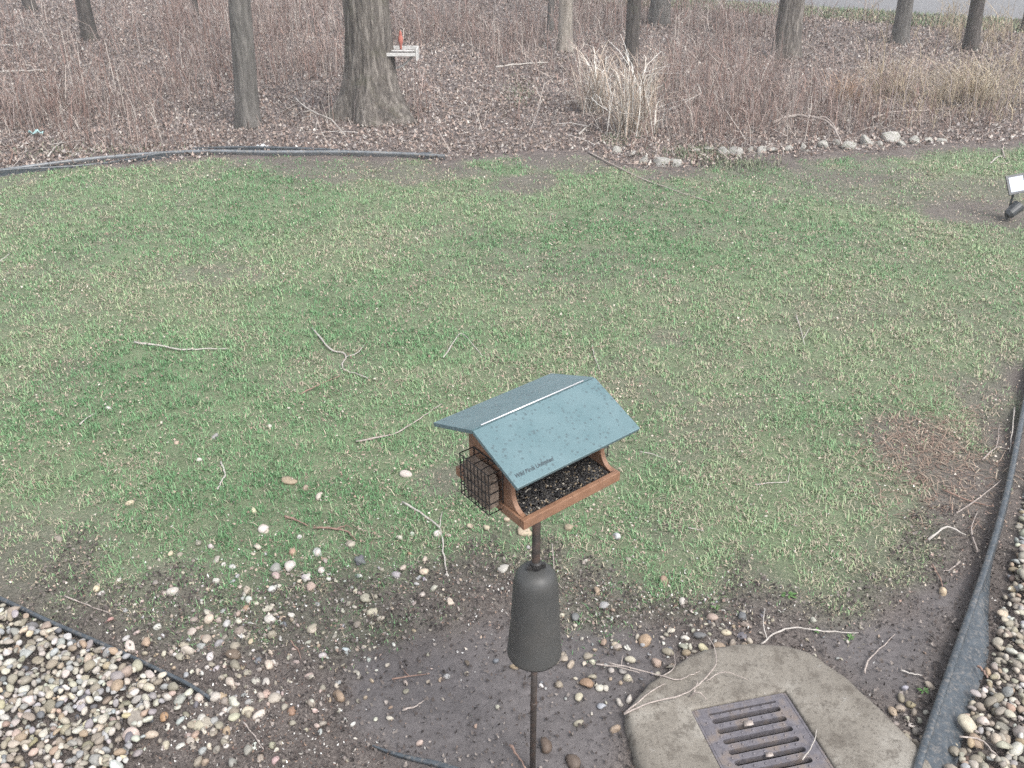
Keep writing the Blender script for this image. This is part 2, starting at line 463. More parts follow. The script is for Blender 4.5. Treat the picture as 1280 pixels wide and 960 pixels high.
def grass_cover(x, y):
    x = np.asarray(x, float); y = np.asarray(y, float)
    sd = sdist(x, y, LAWN).reshape(x.shape)
    n = fbm(x, y, 0.40, 41, 5); n2 = fbm(x, y, 1.9, 47, 3)
    edge = np.where(y < 6, 0.70, 0.6)
    g = sstep(-0.12, 1.0, (sd + (n - 0.5) * 0.85) / edge)
    thin = sstep(2.9, 4.6, y + (x + 0.3) * 0.45 * (x > -0.3) + (n2 - 0.5) * 1.2)    # thin, worn turf near the stones
    g = g * (0.40 + 0.60 * thin)
    for bx, by, rx, ry, s in BARE:
        d = np.hypot((x - bx) / rx, (y - by) / ry) + (n - 0.5) * 0.9
        g = g * (1 - s * (1 - sstep(0.55, 1.15, d)))
    g = g * (0.62 + 0.38 * sstep(0.30, 0.58, n2 * 0.5 + n * 0.5))
    verge = sstep(-2.6, -1.6, road_dist(x, y)) * (road_dist(x, y) < 0.1) * (y > 16)
    return np.clip(np.maximum(g * (1 - woodland(x, y)), verge * 0.8), 0, 1)

def mud_cover(x, y):
    x = np.asarray(x, float)
    m = np.zeros(x.shape)
    for P in MUD:
        m = np.maximum(m, sstep(-0.06, 0.16, sdist(x, y, P).reshape(x.shape) + (fbm(x, y, 0.3, 61) - 0.5) * 0.35))
    return m

# drain collar outline (world), and its grate
G_YAW = math.radians(13.5); G_W, G_L = 0.415, 0.58
gx, gy = np.array([math.cos(G_YAW), math.sin(G_YAW)]), np.array([-math.sin(G_YAW), math.cos(G_YAW)])
G_C = np.array([0.965, 2.759]) - gy * G_L / 2 + np.array([0.0, -0.005])
PAD = [(0.555,2.2),(0.500,2.45),(0.474,2.64),(0.50,2.74),(0.632,2.885),(0.827,3.03),(1.026,3.085),(1.261,3.072),(1.37,3.00),(1.47,2.865),(1.56,2.69),(1.635,2.52),
       (1.665,2.32),(1.60,2.12),(1.42,2.0),(1.05,1.94),(0.72,2.02)]

def axis(lo, hi, step, far, grow=1.28):
    a = list(np.arange(lo, hi + 1e-6, step)); s = step
    while a[-1] < far: s = min(s * grow, 40); a.append(a[-1] + s)
    s = step
    b = [a[0]]
    while b[-1] > -far: s = min(s * grow, 40); b.append(b[-1] - s)
    return np.array(b[1:][::-1] + a)
gxs, gys = axis(-7.2, 7.2, 0.06, 320), axis(1.3, 13.6, 0.06, 420)
GX, GY = np.meshgrid(gxs, gys)
gv = np.stack([GX.ravel(), GY.ravel(), land(GX.ravel(), GY.ravel())], 1)
near = (np.abs(gv[:, 0]) < 8) & (gv[:, 1] > 0.5) & (gv[:, 1] < 14)
mud_v = mud_cover(gv[:, 0], gv[:, 1])
gv[:, 2] += np.where(near, (fbm(gv[:, 0], gv[:, 1], 0.16, 71, 2) - 0.5) * 0.022 * (1 - 0.7 * mud_v), 0) - 0.006
gc = np.stack([grass_cover(gv[:, 0], gv[:, 1]), mud_v, woodland(gv[:, 0], gv[:, 1])], 1)
nx, ny = len(gxs), len(gys)
ii, jj = np.meshgrid(np.arange(nx - 1), np.arange(ny - 1))
a0 = (jj * nx + ii).ravel()
gf = np.stack([a0, a0 + 1, a0 + nx + 1, a0 + nx], 1)
cen = gv[gf].mean(1)
gf = gf[sdist(cen[:, 0], cen[:, 1], np.array(PAD)) < 0.10]        # the drain's shaft opens here
ground = obj("ground", mesh_from("ground", gv, gf, MAT["ground"], gc, True))
tag(ground, kind="structure")

# road strip beyond the woods, on a low bed with rounded shoulders
prof = [(-0.35, -0.05), (0.0, 0.045), (0.25, 0.07), (3.0, 0.12), (5.8, 0.07), (6.3, -0.05)]
V, F = [], []
for k, s in enumerate(np.linspace(-60, 60, 61)):
    for d, z in prof:
        p = R0 + RD * s + RN * d; V.append((p[0], p[1], z))
for k in range(60):
    for j in range(len(prof) - 1):
        a = k * len(prof) + j; F.append((a, a + 1, a + len(prof) + 1, a + len(prof)))
tag(obj("road", mesh_from("road", np.array(V), F, MAT["asphalt"], smooth=True)), kind="structure")

# ================================================================ storm drain
drain = empty("storm_drain_collar", (float(G_C[0]), float(G_C[1]), 0), "stained concrete collar with a rounded outline around the iron grate", "drain")
outl = np.array(smooth_path([(p[0], p[1], 0) for p in PAD + [PAD[0]]], 8))[:-1, :2]
NP = 128
ang = np.linspace(0, 2 * math.pi, NP, endpoint=False)
def ray_hit(poly, c, a):
    d = np.array([math.cos(a), math.sin(a)]); best = None
    for i in range(len(poly)):
        p, q = poly[i] - c, poly[(i + 1) % len(poly)] - c; e = q - p
        den = d[0] * e[1] - d[1] * e[0]
        if abs(den) < 1e-12: continue
        t = (p[0] * e[1] - p[1] * e[0]) / den; s = (p[0] * d[1] - p[1] * d[0]) / den
        if t > 0 and -1e-6 <= s <= 1 + 1e-6: best = t if best is None else max(best, t)
    return c + d * (best if best else 0.1)
hw, hl = G_W / 2 + 0.012, G_L / 2 + 0.012
inner = np.array([G_C + gx * sx * hw + gy * sy * hl for sx, sy in ((-1,-1),(1,-1),(1,1),(-1,1))])
o_pts = np.array([ray_hit(outl, G_C, a) for a in ang]); i_pts = np.array([ray_hit(inner, G_C, a) for a in ang])
for cpt in inner:      # keep the square opening's corners
    aa = math.atan2(cpt[1] - G_C[1], cpt[0] - G_C[0]) % (2 * math.pi)
    i_pts[int(round(aa / (2 * math.pi) * NP)) % NP] = cpt
rings = []
def ring(t, z, wob=0.0):
    P = o_pts * (1 - t) + i_pts * t
    P = P + (np.column_stack([fbm(P[:, 0], P[:, 1], .05, 83, 3), fbm(P[:, 0], P[:, 1], .05, 84, 3)]) - .5) * .022 * (t < .12)
    zz = z + (fbm(P[:, 0], P[:, 1], 0.12, 81) - 0.5) * wob
    rings.append(np.column_stack([P, zz]))
ring(-0.02, -0.10); ring(-0.015, 0.0, 0.01); ring(0.0, 0.026, 0.006); ring(0.02, 0.038, 0.012); ring(0.05, 0.048, 0.010); ring(0.10, 0.053, 0.008)
for t in np.linspace(0.16, 0.97, 12): ring(t, 0.054 - 0.016 * t, 0.006)
ring(0.992, 0.036); ring(1.0, 0.030); ring(1.0, -0.02); ring(1.0, -0.55)
V = np.vstack(rings); F = []
for r in range(len(rings) - 1):
    for k in range(NP):
        k2 = (k + 1) % NP; F.append((r * NP + k, r * NP + k2, (r + 1) * NP + k2, (r + 1) * NP + k))
V[:, 0] -= G_C[0]; V[:, 1] -= G_C[1]
F.append(tuple(range((len(rings) - 1) * NP, len(rings) * NP)))
obj("concrete_collar", mesh_from("concrete_collar", V, F, MAT["concrete"], smooth=True), drain)
GM = Matrix.Translation((0, 0, 0.0)) @ Matrix.Rotation(G_YAW, 4, 'Z')
fr = MB()
for sx in (-1, 1): fr.box((sx * (G_W / 2 + 0.0035), 0, 0.008), (0.011, G_L + 0.014, 0.04))
for sy in (-1, 1): fr.box((0, sy * (G_L / 2 + 0.0035), 0.008), (G_W - 0.004, 0.011, 0.04))
fr.build("seat_frame", MAT["cast_iron"], drain, GM, 0.002)

grate = empty("drain_grate", (float(G_C[0]), float(G_C[1]), 0.0), "rusty purple-grey iron drain grate with long parallel slots", "grate")
NS = 10; pitch = 0.0525; y_top = G_L / 2 - 0.003; zt, zb = 0.027, -0.002
W2 = G_W / 2 - 0.003
def slot_cell(y0, y1, yc, half, w):
    """one strip of the plate with a round-ended slot through it"""
    k = 10; st = []
    for i in range(k + 1): a = -math.pi / 2 + math.pi * i / k; st.append((half + w * math.cos(a), yc + w * math.sin(a)))
    for i in range(k + 1): a = math.pi / 2 + math.pi * i / k; st.append((-half + w * math.cos(a), yc + w * math.sin(a)))
    rc = []
    for i in range(k + 1): rc.append((W2, y0 + (y1 - y0) * i / k))
    for i in range(k + 1): rc.append((-W2, y1 + (y0 - y1) * i / k))
    n = len(st)
    V = [(x, y, zt) for x, y in rc] + [(x, y, zt) for x, y in st] + [(x, y, zb) for x, y in rc] + [(x, y, zb) for x, y in st]
    F = []
    for i in range(n):
        j = (i + 1) % n
        F += [(i, j, n + j, n + i), (n + i, n + j, 3 * n + j, 3 * n + i), (2 * n + i, 3 * n + i, 3 * n + j, 2 * n + j), (i, 2 * n + i, 2 * n + j, j)]
    return V, F
pl = MB()
yy = y_top
V, F = slot_cell(yy - 0.036, yy, yy - 0.024, 0.148, 0.0048); pl.add(V, F); yy -= 0.036
for k in range(NS):
    if yy - pitch < -G_L / 2 + 0.001: break
    V, F = slot_cell(yy - pitch, yy, yy - pitch / 2, 0.142, 0.0125); pl.add(V, F); yy -= pitch
pl.build("slotted_plate", MAT["cast_iron"], grate, GM)
nb = MB()
yy = y_top - 0.036
for k in range(NS):
    if yy < -G_L / 2 + 0.02: break
    for i in range(7):
        x = -0.14 + 0.28 * i / 6 + (0.012 if k % 2 else -0.012)
        nb.add(*tube([(x, yy, zt - 0.002), (x, yy, zt + 0.003), (x, yy, zt + 0.0045)], [0.0058, 0.0048, 0.002], 7))
    for sx in (-1, 1):
        nb.add(*tube([(sx * 0.178, yy - pitch / 2, zt - 0.002), (sx * 0.178, yy - pitch / 2, zt + 0.003), (sx * 0.178, yy - pitch / 2, zt + 0.0045)], [0.0058, 0.0048, 0.002], 7))
    yy -= pitch
o = nb.build("grip_studs", MAT["cast_iron"], grate, GM, smooth=True); tag(o, kind="stuff")

# ================================================================ plastic edging
def edging(name, px, z, prof_fn, mat, label, per=8, flip=1):
    """sweeps a cross-section (list of (across, up)) along a path on the ground"""
    P = [on_ground(u, v, z) for u, v in px]
    path = smooth_path(P, per); base = path[0].copy(); base[2] = 0
    V, F = [], []; n = None
    for i, p in enumerate(path):
        t = path[min(i + 1, len(path) - 1)] - path[max(i - 1, 0)]; t = t[:2] / (np.linalg.norm(t[:2]) + 1e-9)
        side = np.array([t[1], -t[0]]) * flip                   # to the right of the walking direction
        sec = prof_fn(i / (len(path) - 1), i)
        n = len(sec)
        for d, h in sec:
            V.append((p[0] + side[0] * d - base[0], p[1] + side[1] * d - base[1], p[2] + h))
    for i in range(len(path) - 1):
        for k in range(n):
            F.append((i * n + k, i * n + (k + 1) % n, (i + 1) * n + (k + 1) % n, (i + 1) * n + k))
    F.append(tuple(range(n))[::-1]); F.append(tuple(range((len(path) - 1) * n, len(path) * n)))
    me = mesh_from(name, np.array(V), F, mat)
    bm = bmesh.new(); bm.from_mesh(me); bmesh.ops.recalc_face_normals(bm, faces=bm.faces); bm.to_mesh(me); bm.free()
    me.polygons.foreach_set("use_smooth", np.ones(len(me.polygons), dtype=bool))
    me.set_sharp_from_angle(angle=math.radians(50))
    o = obj(name, me, None, tuple(base))
    return tag(o, label, "edging", "plastic edging strips around the lawn")

def bead(r, n=10, a0=-60, a1=240):
    return [(r * math.cos(math.radians(a)), r * math.sin(math.radians(a))) for a in np.linspace(a0, a1, n)]
def right_sec(t, i):
    w = 0.012 + 0.100 * float(sstep(0.50, 0.68, t)) + 0.005 * math.sin(i * 0.6) * float(sstep(0.45, 0.6, t))
    r = 0.017
    s = [(r * math.cos(math.radians(a)), r * math.sin(math.radians(a))) for a in np.linspace(-20, 200, 9)]
    s += [(-0.006, -0.10), (0.004, -0.10), (0.006, -0.018)]
    drop = -0.016 - 0.016 * math.sin(i * 0.55) * 0.3
    s += [(0.010 + w * 0.5, drop - 0.008), (0.012 + w, -0.052), (0.012 + w, -0.047), (0.012 + w * 0.5, drop - 0.002)]
    return s
edging("lawn_edging", [(1296,440),(1284,490),(1272,550),(1258,618),(1238,690),(1211,770),(1183,850),(1152,942),(1136,1000)], 0.055, right_sec, MAT["plastic"],
       "wide black plastic edging with a flat flap, beside the stones at right", flip=-1)
def left_sec(t, i):
    r = 0.0125 * (1 - .35 * t)
    s = [(r * math.cos(math.radians(a)), r * math.sin(math.radians(a))) for a in np.linspace(-50, 230, 11)]
    return s + [(-0.004, -0.11), (0.004, -0.11)]
edging("lawn_edging", [(-160,690),(-60,722),(0,748),(60,776),(130,806),(200,838),(235,855),(262,872)], 0.022, left_sec, MAT["plastic"],
       "black round-topped plastic edging above the lower left stone bed")
def sunk_sec(t, i):
    r = 0.004 + 0.014 * t
    return [(r * math.cos(math.radians(a)), r * math.sin(math.radians(a))) for a in np.linspace(-50, 230, 11)] + [(-0.004, -0.08), (0.004, -0.08)]
edging("lawn_edging", [(466,932),(490,941),(520,949),(550,956),(590,970),(640,985)], 0.008, sunk_sec, MAT["plastic"],
       "short black edging end surfacing from the soil left of the pole")
def far_sec(t, i):
    r = 0.021; s = [(r * math.cos(math.radians(a)), r * math.sin(math.radians(a)) + 0.01) for a in np.linspace(-40, 220, 9)]
    return s + [(-0.03, -0.07), (-0.022, -0.075)]
edging("lawn_edging", [(-200,240),(0,214),(100,201),(190,193),(260,190),(330,191),(430,191),(500,193),(556,196)], 0.03, far_sec, MAT["plastic_grey"],
       "long grey-black edging strip lying along the far edge of the lawn")
def far_sec2(t, i):
    r = 0.016; s = [(r * math.cos(math.radians(a)), r * math.sin(math.radians(a)) + 0.03 * math.sin(i * 0.21)) for a in np.linspace(-40, 220, 9)]
    return s + [(0.03, -0.06), (0.022, -0.065)]
edging("lawn_edging", [(-180,247),(-20,219),(60,209),(130,201),(180,197),(215,193)], 0.03, far_sec2, MAT["plastic"],
       "shorter black edging strip doubled in front of the far one at left")
edging("lawn_edging", [(240,186),(320,187),(420,187),(490,189),(540,193)], 0.02, far_sec2, MAT["plastic"],
       "thin dark edging strip lying just behind the long far one")

# ================================================================ river stones
RAW = []
def stones(txt, ox, oy, s):
    for tok in txt.split():
        u, v, d, c = tok.split(","); RAW.append((ox + float(u) / s, oy + float(v) / s, float(d) / s, c))
stones("880,8,36,c 660,53,26,t 703,63,28,c 570,87,24,y 723,108,36,w 775,133,26,w 857,65,30,c 975,82,32,k 1058,83,32,w 997,30,18,w 920,133,42,g 966,132,40,w 922,158,30,p 1020,170,32,w 1073,142,26,w 1200,112,36,d 1170,57,36,t 1095,170,18,w 720,178,28,w 695,206,24,y 637,186,20,y 320,204,26,y 338,222,24,w 398,172,18,w 575,215,48,w 825,209,36,c 905,209,32,w 832,239,26,w 855,253,18,c 757,245,18,y 1040,198,34,p 968,293,26,w 900,307,50,w 893,270,32,c 820,270,22,o 797,288,28,p 797,310,28,c 731,308,24,p 757,325,32,w 690,284,30,c 694,306,34,c 648,308,26,t 800,342,34,t 1038,338,38,c 907,358,36,t 950,325,24,d 835,380,22,y 693,370,40,c 733,387,32,g 640,345,34,c 612,390,34,c 628,412,46,c 698,429,32,w 783,395,36,t 780,420,46,b 670,395,30,g 490,388,40,n 424,371,28,w 435,398,40,w 895,458,40,c 862,442,26,d 788,463,44,t 825,485,26,t 770,520,42,c 850,511,30,c 890,518,34,w 1030,494,30,t 870,560,32,p 918,571,42,c 948,600,24,t 972,612,36,o 1040,585,30,c 780,582,46,w 770,610,30,g 825,613,38,c 862,625,42,w 714,643,34,g 645,657,30,n 678,677,26,c 710,677,26,c 545,633,34,o 600,646,32,g 558,665,36,w 635,710,28,c 658,703,22,y 688,590,22,w 560,170,16,c 470,280,24,b 365,308,30,k 525,332,26,w 455,350,20,p 580,400,24,t 600,430,30,t 545,420,20,c 660,480,24,c 720,470,24,w 690,465,18,w 740,500,22,t 640,480,20,w", 0, 660, 2.6667)
stones("355,98,36,c 180,125,38,c 210,184,38,d 50,155,32,w 10,250,34,w 65,220,28,w 92,252,20,w 500,82,36,w 542,90,22,p 395,155,18,o 453,182,36,p 372,210,32,c 345,235,34,g 452,227,36,y 405,83,18,w 487,288,36,c 440,312,32,c 422,270,18,w 430,247,22,g 548,338,32,c 535,238,20,w 232,324,42,c 257,378,42,c 285,400,30,c 268,318,20,t 120,333,18,w 148,430,28,g 200,424,38,t 28,440,42,c 336,498,18,w 122,510,18,w 158,520,28,l 73,540,30,w 132,693,54,n 20,616,32,t 28,718,34,t 128,745,26,t 382,672,20,t 70,795,28,t 610,567,26,b 720,560,28,d 727,732,20,t 790,582,40,n 828,580,24,w 750,215,44,w 620,55,26,y 682,60,30,y 828,74,62,y 843,133,20,g 760,30,28,y 992,60,40,n 1172,92,36,w 1098,298,36,n 1058,183,20,c 1127,353,38,g 1018,397,40,d 1215,182,30,t 1125,494,34,n 1173,506,38,c 1212,510,24,w 950,562,26,t 978,550,34,t 1000,573,34,n 970,535,26,t 1065,540,40,t 1050,570,22,c 1082,565,30,c 1130,577,18,w 1225,558,40,c 1150,597,26,c 1057,645,50,o 1080,620,36,t 1107,660,32,c 1132,662,32,c 890,653,24,w 957,654,38,t 1033,695,38,c 1117,730,32,g 1028,793,36,t 1167,816,40,n 1182,716,34,c 1220,703,34,c 1195,598,26,t 1215,627,40,c 903,878,60,b 1005,940,60,b 1078,756,14,c 982,700,14,g", 380, 640, 3.0)
stones("115,203,44,n 28,218,32,c 60,220,20,w 148,270,34,p 185,237,36,t 238,238,32,n 230,218,28,t 293,225,32,y 345,222,38,n 363,176,28,y 285,186,38,d 382,212,30,t 412,188,34,d 425,154,32,t 412,126,36,d 435,203,22,c 320,128,34,p 322,150,24,t 193,170,26,c 238,194,26,w 248,263,26,p 190,280,26,t 90,187,20,p 227,80,26,w 172,18,30,n 630,138,24,c 1031,53,34,y 914,348,26,g 990,340,32,c 900,378,30,t 902,410,30,t 930,398,34,n 940,422,30,t 875,418,34,n 918,440,24,t 955,445,24,t 918,485,32,t 945,478,24,t 915,500,30,t 950,520,34,t 965,500,24,n 885,455,22,t 935,460,20,c", 760, 720, 2.4615)
stones("1077,422,50,n 1138,450,34,n 945,531,26,y 983,603,38,w 740,341,22,w 801,257,28,g 1005,218,20,w 482,503,28,y 647,462,18,y 1190,478,34,c 220,635,34,t 440,790,22,c 405,152,20,w 1115,627,18,w 660,278,24,n", 0, 460, 2.977)
RAW.append((507.6, 593.8, 14, 'w'))
RAW.append((1280, 620, 0, 'x')); RAW.pop()
SCOL = {'w': ((0.53,0.515,0.475), "white"), 'c': ((0.50,0.445,0.355), "cream"), 'y': ((0.54,0.44,0.27), "pale yellow"), 't': ((0.33,0.285,0.22), "grey-tan"),
        'n': ((0.39,0.275,0.175), "tan"), 'p': ((0.46,0.335,0.285), "pinkish"), 'k': ((0.48,0.22,0.17), "rosy pink"), 'g': ((0.33,0.335,0.345), "light grey"),
        'd': ((0.145,0.155,0.18), "dark slate-grey"), 'o': ((0.42,0.215,0.115), "rusty orange"), 'b': ((0.16,0.105,0.08), "dull brown"), 'l': ((0.44,0.49,0.55), "bluish white")}

for _k, (_c, _n) in list(SCOL.items()):      # river stone is muted: pull each hue towards grey-beige
    _m = sum(_c) / 3; SCOL[_k] = (tuple(0.62 * a + 0.38 * _m * b for a, b in zip(_c, (1.03, 1.0, 0.93))), _n)

def stone_shape(seed, sub=2):
    bm = bmesh.new(); bmesh.ops.create_icosphere(bm, subdivisions=sub, radius=1.0)
    r = np.random.default_rng(seed)
    V = np.array([v.co[:] for v in bm.verts]); F = np.array([[v.index for v in f.verts] for f in bm.faces]); bm.free()
    d = np.ones(len(V))
    for _ in range(5):
        a = r.normal(size=3); a /= np.linalg.norm(a)
        d -= np.clip(V @ a - r.uniform(0.35, 0.8), 0, 1) * r.uniform(0.4, 0.9)     # worn flats
    for _ in range(4):
        a = r.normal(size=3) * 1.6; d += 0.035 * np.sin(V @ a + r.uniform(0, 6))
    return V * d[:, None], F
SHAPES = [stone_shape(100 + k) for k in range(14)]
SHAPE_ME = [mesh_from("stone_shape_%d" % k, V, F, MAT["stone"], smooth=True) for k, (V, F) in enumerate(SHAPES)]

ST = []          # x, y, z, diameter, colour key, zone
rs = random.Random(3)
for (u, v, d, c) in RAW:
    p = on_ground(u, v); dep = project(p)[2][0]
    ST.append([p[0], p[1], p[2], d * dep / FPX * 0.98, c, "lawn", True])
LEFT_BED = world_poly([(-420,640),(-160,697),(0,760),(60,786),(130,816),(200,846),(275,884),(268,905),(235,940),(190,970),(150,1120),(-420,1120)])
RIGHT_BED = world_poly([(1330,500),(1300,560),(1282,610),(1266,690),(1254,760),(1234,840),(1200,910),(1184,965),(1178,1120),(1750,1120),(1750,500)])
def fill_bed(poly, zone, n_try, fade):
    lo, hi = poly.min(0), poly.max(0); P = []
    r = np.random.default_rng(len(zone))
    grid = {}
    pts = r.uniform(lo, hi, (n_try, 2)); sd = sdist(pts[:, 0], pts[:, 1], poly)
    keys = list("wwwwwcccccccccytttttttttnnpgggggggd") if zone == "left" else list("wwccccctttttttttttnnnggggb")
    for (x, y), s in zip(pts, sd):
        if s < 0.0: 
            continue
        if fade and r.random() > float(sstep(-0.05, 0.22, s + fade(x, y))): continue
        R = 0.5 * float(np.clip(r.lognormal(math.log(0.040), 0.36), 0.018, 0.085))
        ok, z = True, R * 0.45
        cx, cy = int(x // 0.09), int(y // 0.09)
        for ax in (-1, 0, 1):
            for ay in (-1, 0, 1):
                for (X, Y, Z, Q) in grid.get((cx + ax, cy + ay), ()):
                    dd = math.hypot(X - x, Y - y)
                    if dd < 0.52 * (R + Q): ok = False; break
                    if dd < 0.92 * (R + Q): z = max(z, min(Z + 0.30 * math.sqrt(max((R + Q) ** 2 - dd * dd, 0)), 0.055))
                if not ok: break
            if not ok: break
        if not ok: continue
        grid.setdefault((cx, cy), []).append((x, y, z, R))
        P.append([x, y, float(land(x, y)) + z - R * 0.25, 2 * R, keys[int(r.integers(len(keys)))], zone, True])
    return P
ST += fill_bed(LEFT_BED, "left", 34000, lambda x, y: 0.30 - 0.62 * float(sstep(-1.9, -1.3, x + 0.0 * y)) + 0.3 * float(vnoise(x, y, .15, 5)) - .1)
_r = np.random.default_rng(77)
for poly, zone, m in ((LEFT_BED, "left", 2600), (RIGHT_BED, "right", 3000)):
    q = _r.uniform(poly.min(0), poly.max(0), (m, 2)); sdq = sdist(q[:, 0], q[:, 1], poly)
    for (x, y), sq in zip(q, sdq):
        if sq < 0.02 or (zone == "left" and _r.random() > 1.15 - float(sstep(-1.85, -1.25, x))): continue
        ST.append([x, y, float(land(x, y)) - 0.004, float(_r.uniform(.018, .036)), "wccttttnggd"[int(_r.integers(11))], zone, False])
ST += fill_bed(RIGHT_BED, "right", 40000, None)
# small strays in the gritty soil between the bed and the lawn
r = np.random.default_rng(5)
for _ in range(420):
    u, v = r.normal(330, 110), r.normal(800, 75)
    if not (130 < u < 560 and 690 < v < 955): continue
    p = on_ground(u, v)
    if sdist([p[0]], [p[1]], LEFT_BED)[0] > 0: continue
    ST.append([p[0], p[1], p[2], float(r.uniform(0.012, 0.030)), "wcctttngp"[int(r.integers(9))], "lawn", False])
for _ in range(70):
    u, v = r.uniform(195, 350), r.uniform(862, 958)
    if r.random() > 1.25 - (u - 195) / 155: continue
    p = on_ground(u, v)
    ST.append([p[0], p[1], p[2], float(r.uniform(0.026, 0.052)), "wcctttngp"[int(r.integers(9))], "lawn", False])
for _ in range(160):
    u, v = r.normal(860, 110), r.normal(800, 45)
    p = on_ground(u, v)
    if sdist([p[0]], [p[1]], np.array(PAD))[0] > -0.03 or v < 735: continue
    ST.append([p[0], p[1], p[2], float(r.uniform(0.012, 0.028)), "wcctttngd"[int(r.integers(9))], "lawn", False])

pts3 = np.array([s[:3] for s in ST]); pu, pv, pd = project(pts3)
app = np.array([s[3] for s in ST]) / pd * FPX
inframe = (pu > 2) & (pu < 1278) & (pv > 2) & (pv < 958)
pri = np.where(inframe, app, 0) + np.where(np.array([s[5] == "lawn" and s[6] for s in ST]), 0.6, 0)
pick = set(np.argsort(-pri)[:300].tolist())

def where_is(u, v, zone):
    if zone == "left":
        if v > 900: return "in the bottom left corner bed" if u < 120 else "at the foot of the left bed"
        if u > 190: return "at the left bed's thin right end"
        return "under the left edging" if v < 750 + 0.42 * u + 62 else "amid the lower left bed"
    if zone == "right": return "high in the right bed" if v < 760 else ("midway in the right bed" if v < 870 else "in the bottom right corner bed")
    if u > 1090 and v > 840: return "between drain collar and right edging"
    if u > 1100: return "on mud by the right edging"
    if u > 760 and v > 760: return "in soil behind the drain collar"
    if 700 < u and v > 760: return "on mud right of the baffle"
    if u > 690: return "in grass right of the pole"
    if u > 560: return "in grass beneath the feeder"
    if u > 430 and v > 780: return "on mud left of the pole"
    if u > 400: return "in thin grass left of the baffle"
    if v < 640: return "in turf of the left lawn"
    if v < 705: return "in worn turf above the stone scatter"
    if v < 745: return "along the top of the stone scatter"
    if v < 785: return "amid the stone scatter left of mud"
    if v < 830: return "low in the stone scatter left of mud"
    return "in grit beside the left bed"

singles = []
bigV, bigF, bigC, off = [], [], [], 0
rq = np.random.default_rng(17)
for i, (x, y, z, d, c, zone, _) in enumerate(ST):
    k = int(rq.integers(len(SHAPES)))
    flat, lng = rq.uniform(0.48, 0.74), rq.uniform(0.62, 0.95)
    sc = np.array([d / 2 * 1.08, d / 2 * lng, d / 2 * flat]) * (1.22 if zone == "lawn" else 1.08)
    eul = Euler((rq.normal(0, 0.22), rq.normal(0, 0.22), rq.uniform(0, 6.283)))
    if zone == "lawn": z = z + d / 2 * flat * (0.28 if d > 0.03 else 0.1)
    else: z = z + d / 2 * 0.3
    col = np.array(SCOL[c][0]) * rq.uniform(0.72, 1.0) * (1 + rq.normal(0, 0.03, 3))
    if i in pick:
        o = obj("river_stone", SHAPE_ME[k], None, (x, y, z))
        o.rotation_euler = eul; o.scale = sc; o.color = (*np.clip(col, 0, 1), 1)
        u, v = pu[i], pv[i]
        size = "large" if app[i] > 16.5 else ("small" if app[i] < 10.5 else "medium")
        singles.append((o, u, v, size, SCOL[c][1], where_is(u, v, zone), zone))
    else:
        V, F = SHAPES[k]
        R = np.array(eul.to_matrix()); W = (V * sc) @ R.T + np.array([x, y, z])
        bigV.append(W); bigF.append(F + off); off += len(V)
        bigC.append(np.tile(np.clip(col, 0, 1), (len(V), 1)))
tag(obj("small_river_stones", mesh_from("small_river_stones", np.vstack(bigV), np.vstack(bigF), MAT["stone_mix"], np.vstack(bigC), True)),
    "remaining small river stones filling the beds and strewn over the soil", "stones", kind="stuff")
by = {}
for s in singles: by.setdefault((s[3], s[4], s[5]), []).append(s)
ORD = ["first", "second", "third", "fourth", "fifth", "sixth", "seventh", "eighth"]
for (size, colr, wh), L in by.items():
    L.sort(key=lambda s: s[1])
    for n, s in enumerate(L):
        lab = "%s %s river stone %s" % (size, colr, wh)
        if len(L) == 2: lab = ("left one" if n == 0 else "right one") + " of two %s %s stones %s" % (size, colr, wh)
        elif 2 < len(L) <= 8: lab = "%s from left of the %s %s stones %s" % (ORD[n], size, colr, wh)
        tag(s[0], lab, "stone", {"left": "stones of the lower left bed", "right": "stones of the right bed"}.get(s[6], "stones scattered over lawn and mud"))

# ================================================================ bird feeder on its pole
FX, FY = 0.0812, 2.4394
feeder = empty("bird_feeder", (FX, FY, 0), "green-roofed hopper bird feeder on a dark pole with a tapered squirrel baffle", "bird feeder")
FM = Matrix.Translation((0, 0, 1.4373)) @ Matrix.Rotation(0.0416, 4, 'X') @ Matrix.Rotation(-0.0112, 4, 'Y') @ Matrix.Rotation(0.6615, 4, 'Z')
L1, L2, HR, RW, HE, RL, ROX = 0.3925, 0.353, 0.2553, 0.2132, 0.1709, 0.48, -0.0064
SL = (HR - HE) / RW; TH = 0.014
# tray: two long boards, two end boards, a floor
for sy in (-1, 1):
    MB().box((0, sy * (L2 / 2 - 0.009), -0.017), (L1, 0.018, 0.034)).build("tray_board", MAT["cedar"], feeder, FM, 0.003)
for sx in (-1, 1):
    MB().box((sx * (L1 / 2 - 0.009), 0, -0.0175), (0.0175, L2 - 0.0365, 0.033)).build("tray_board", MAT["cedar"], feeder, FM, 0.003)
MB().box((0, 0, -0.030), (L1 - 0.037, L2 - 0.037, 0.006)).build("tray_floor", MAT["dark_wood"], feeder, FM)
# gable ends with a concave foot
def roof_under(y): return HR - SL * abs(y) - TH / math.cos(math.atan(SL)) - 0.0008
prof = [(-0.158, 0.0005)]
for a in np.linspace(0, 90, 7): prof.append((-0.158 + 0.052 * math.sin(math.radians(a)), 0.0005 + 0.062 * (1 - math.cos(math.radians(a)))))
prof = prof[1:]
prof += [(-0.106, roof_under(0.106))]
left_prof = prof; right_prof = [(-y, z) for y, z in reversed(prof)]
outline = left_prof + [(0, roof_under(0))] + right_prof
for sx in (-1, 1):
    x0 = sx * (L1 / 2 - 0.0165)
    MB().prism(outline, x0 - 0.008, x0 + 0.008).build("end_panel", MAT["cedar"], feeder, FM, 0.0015)
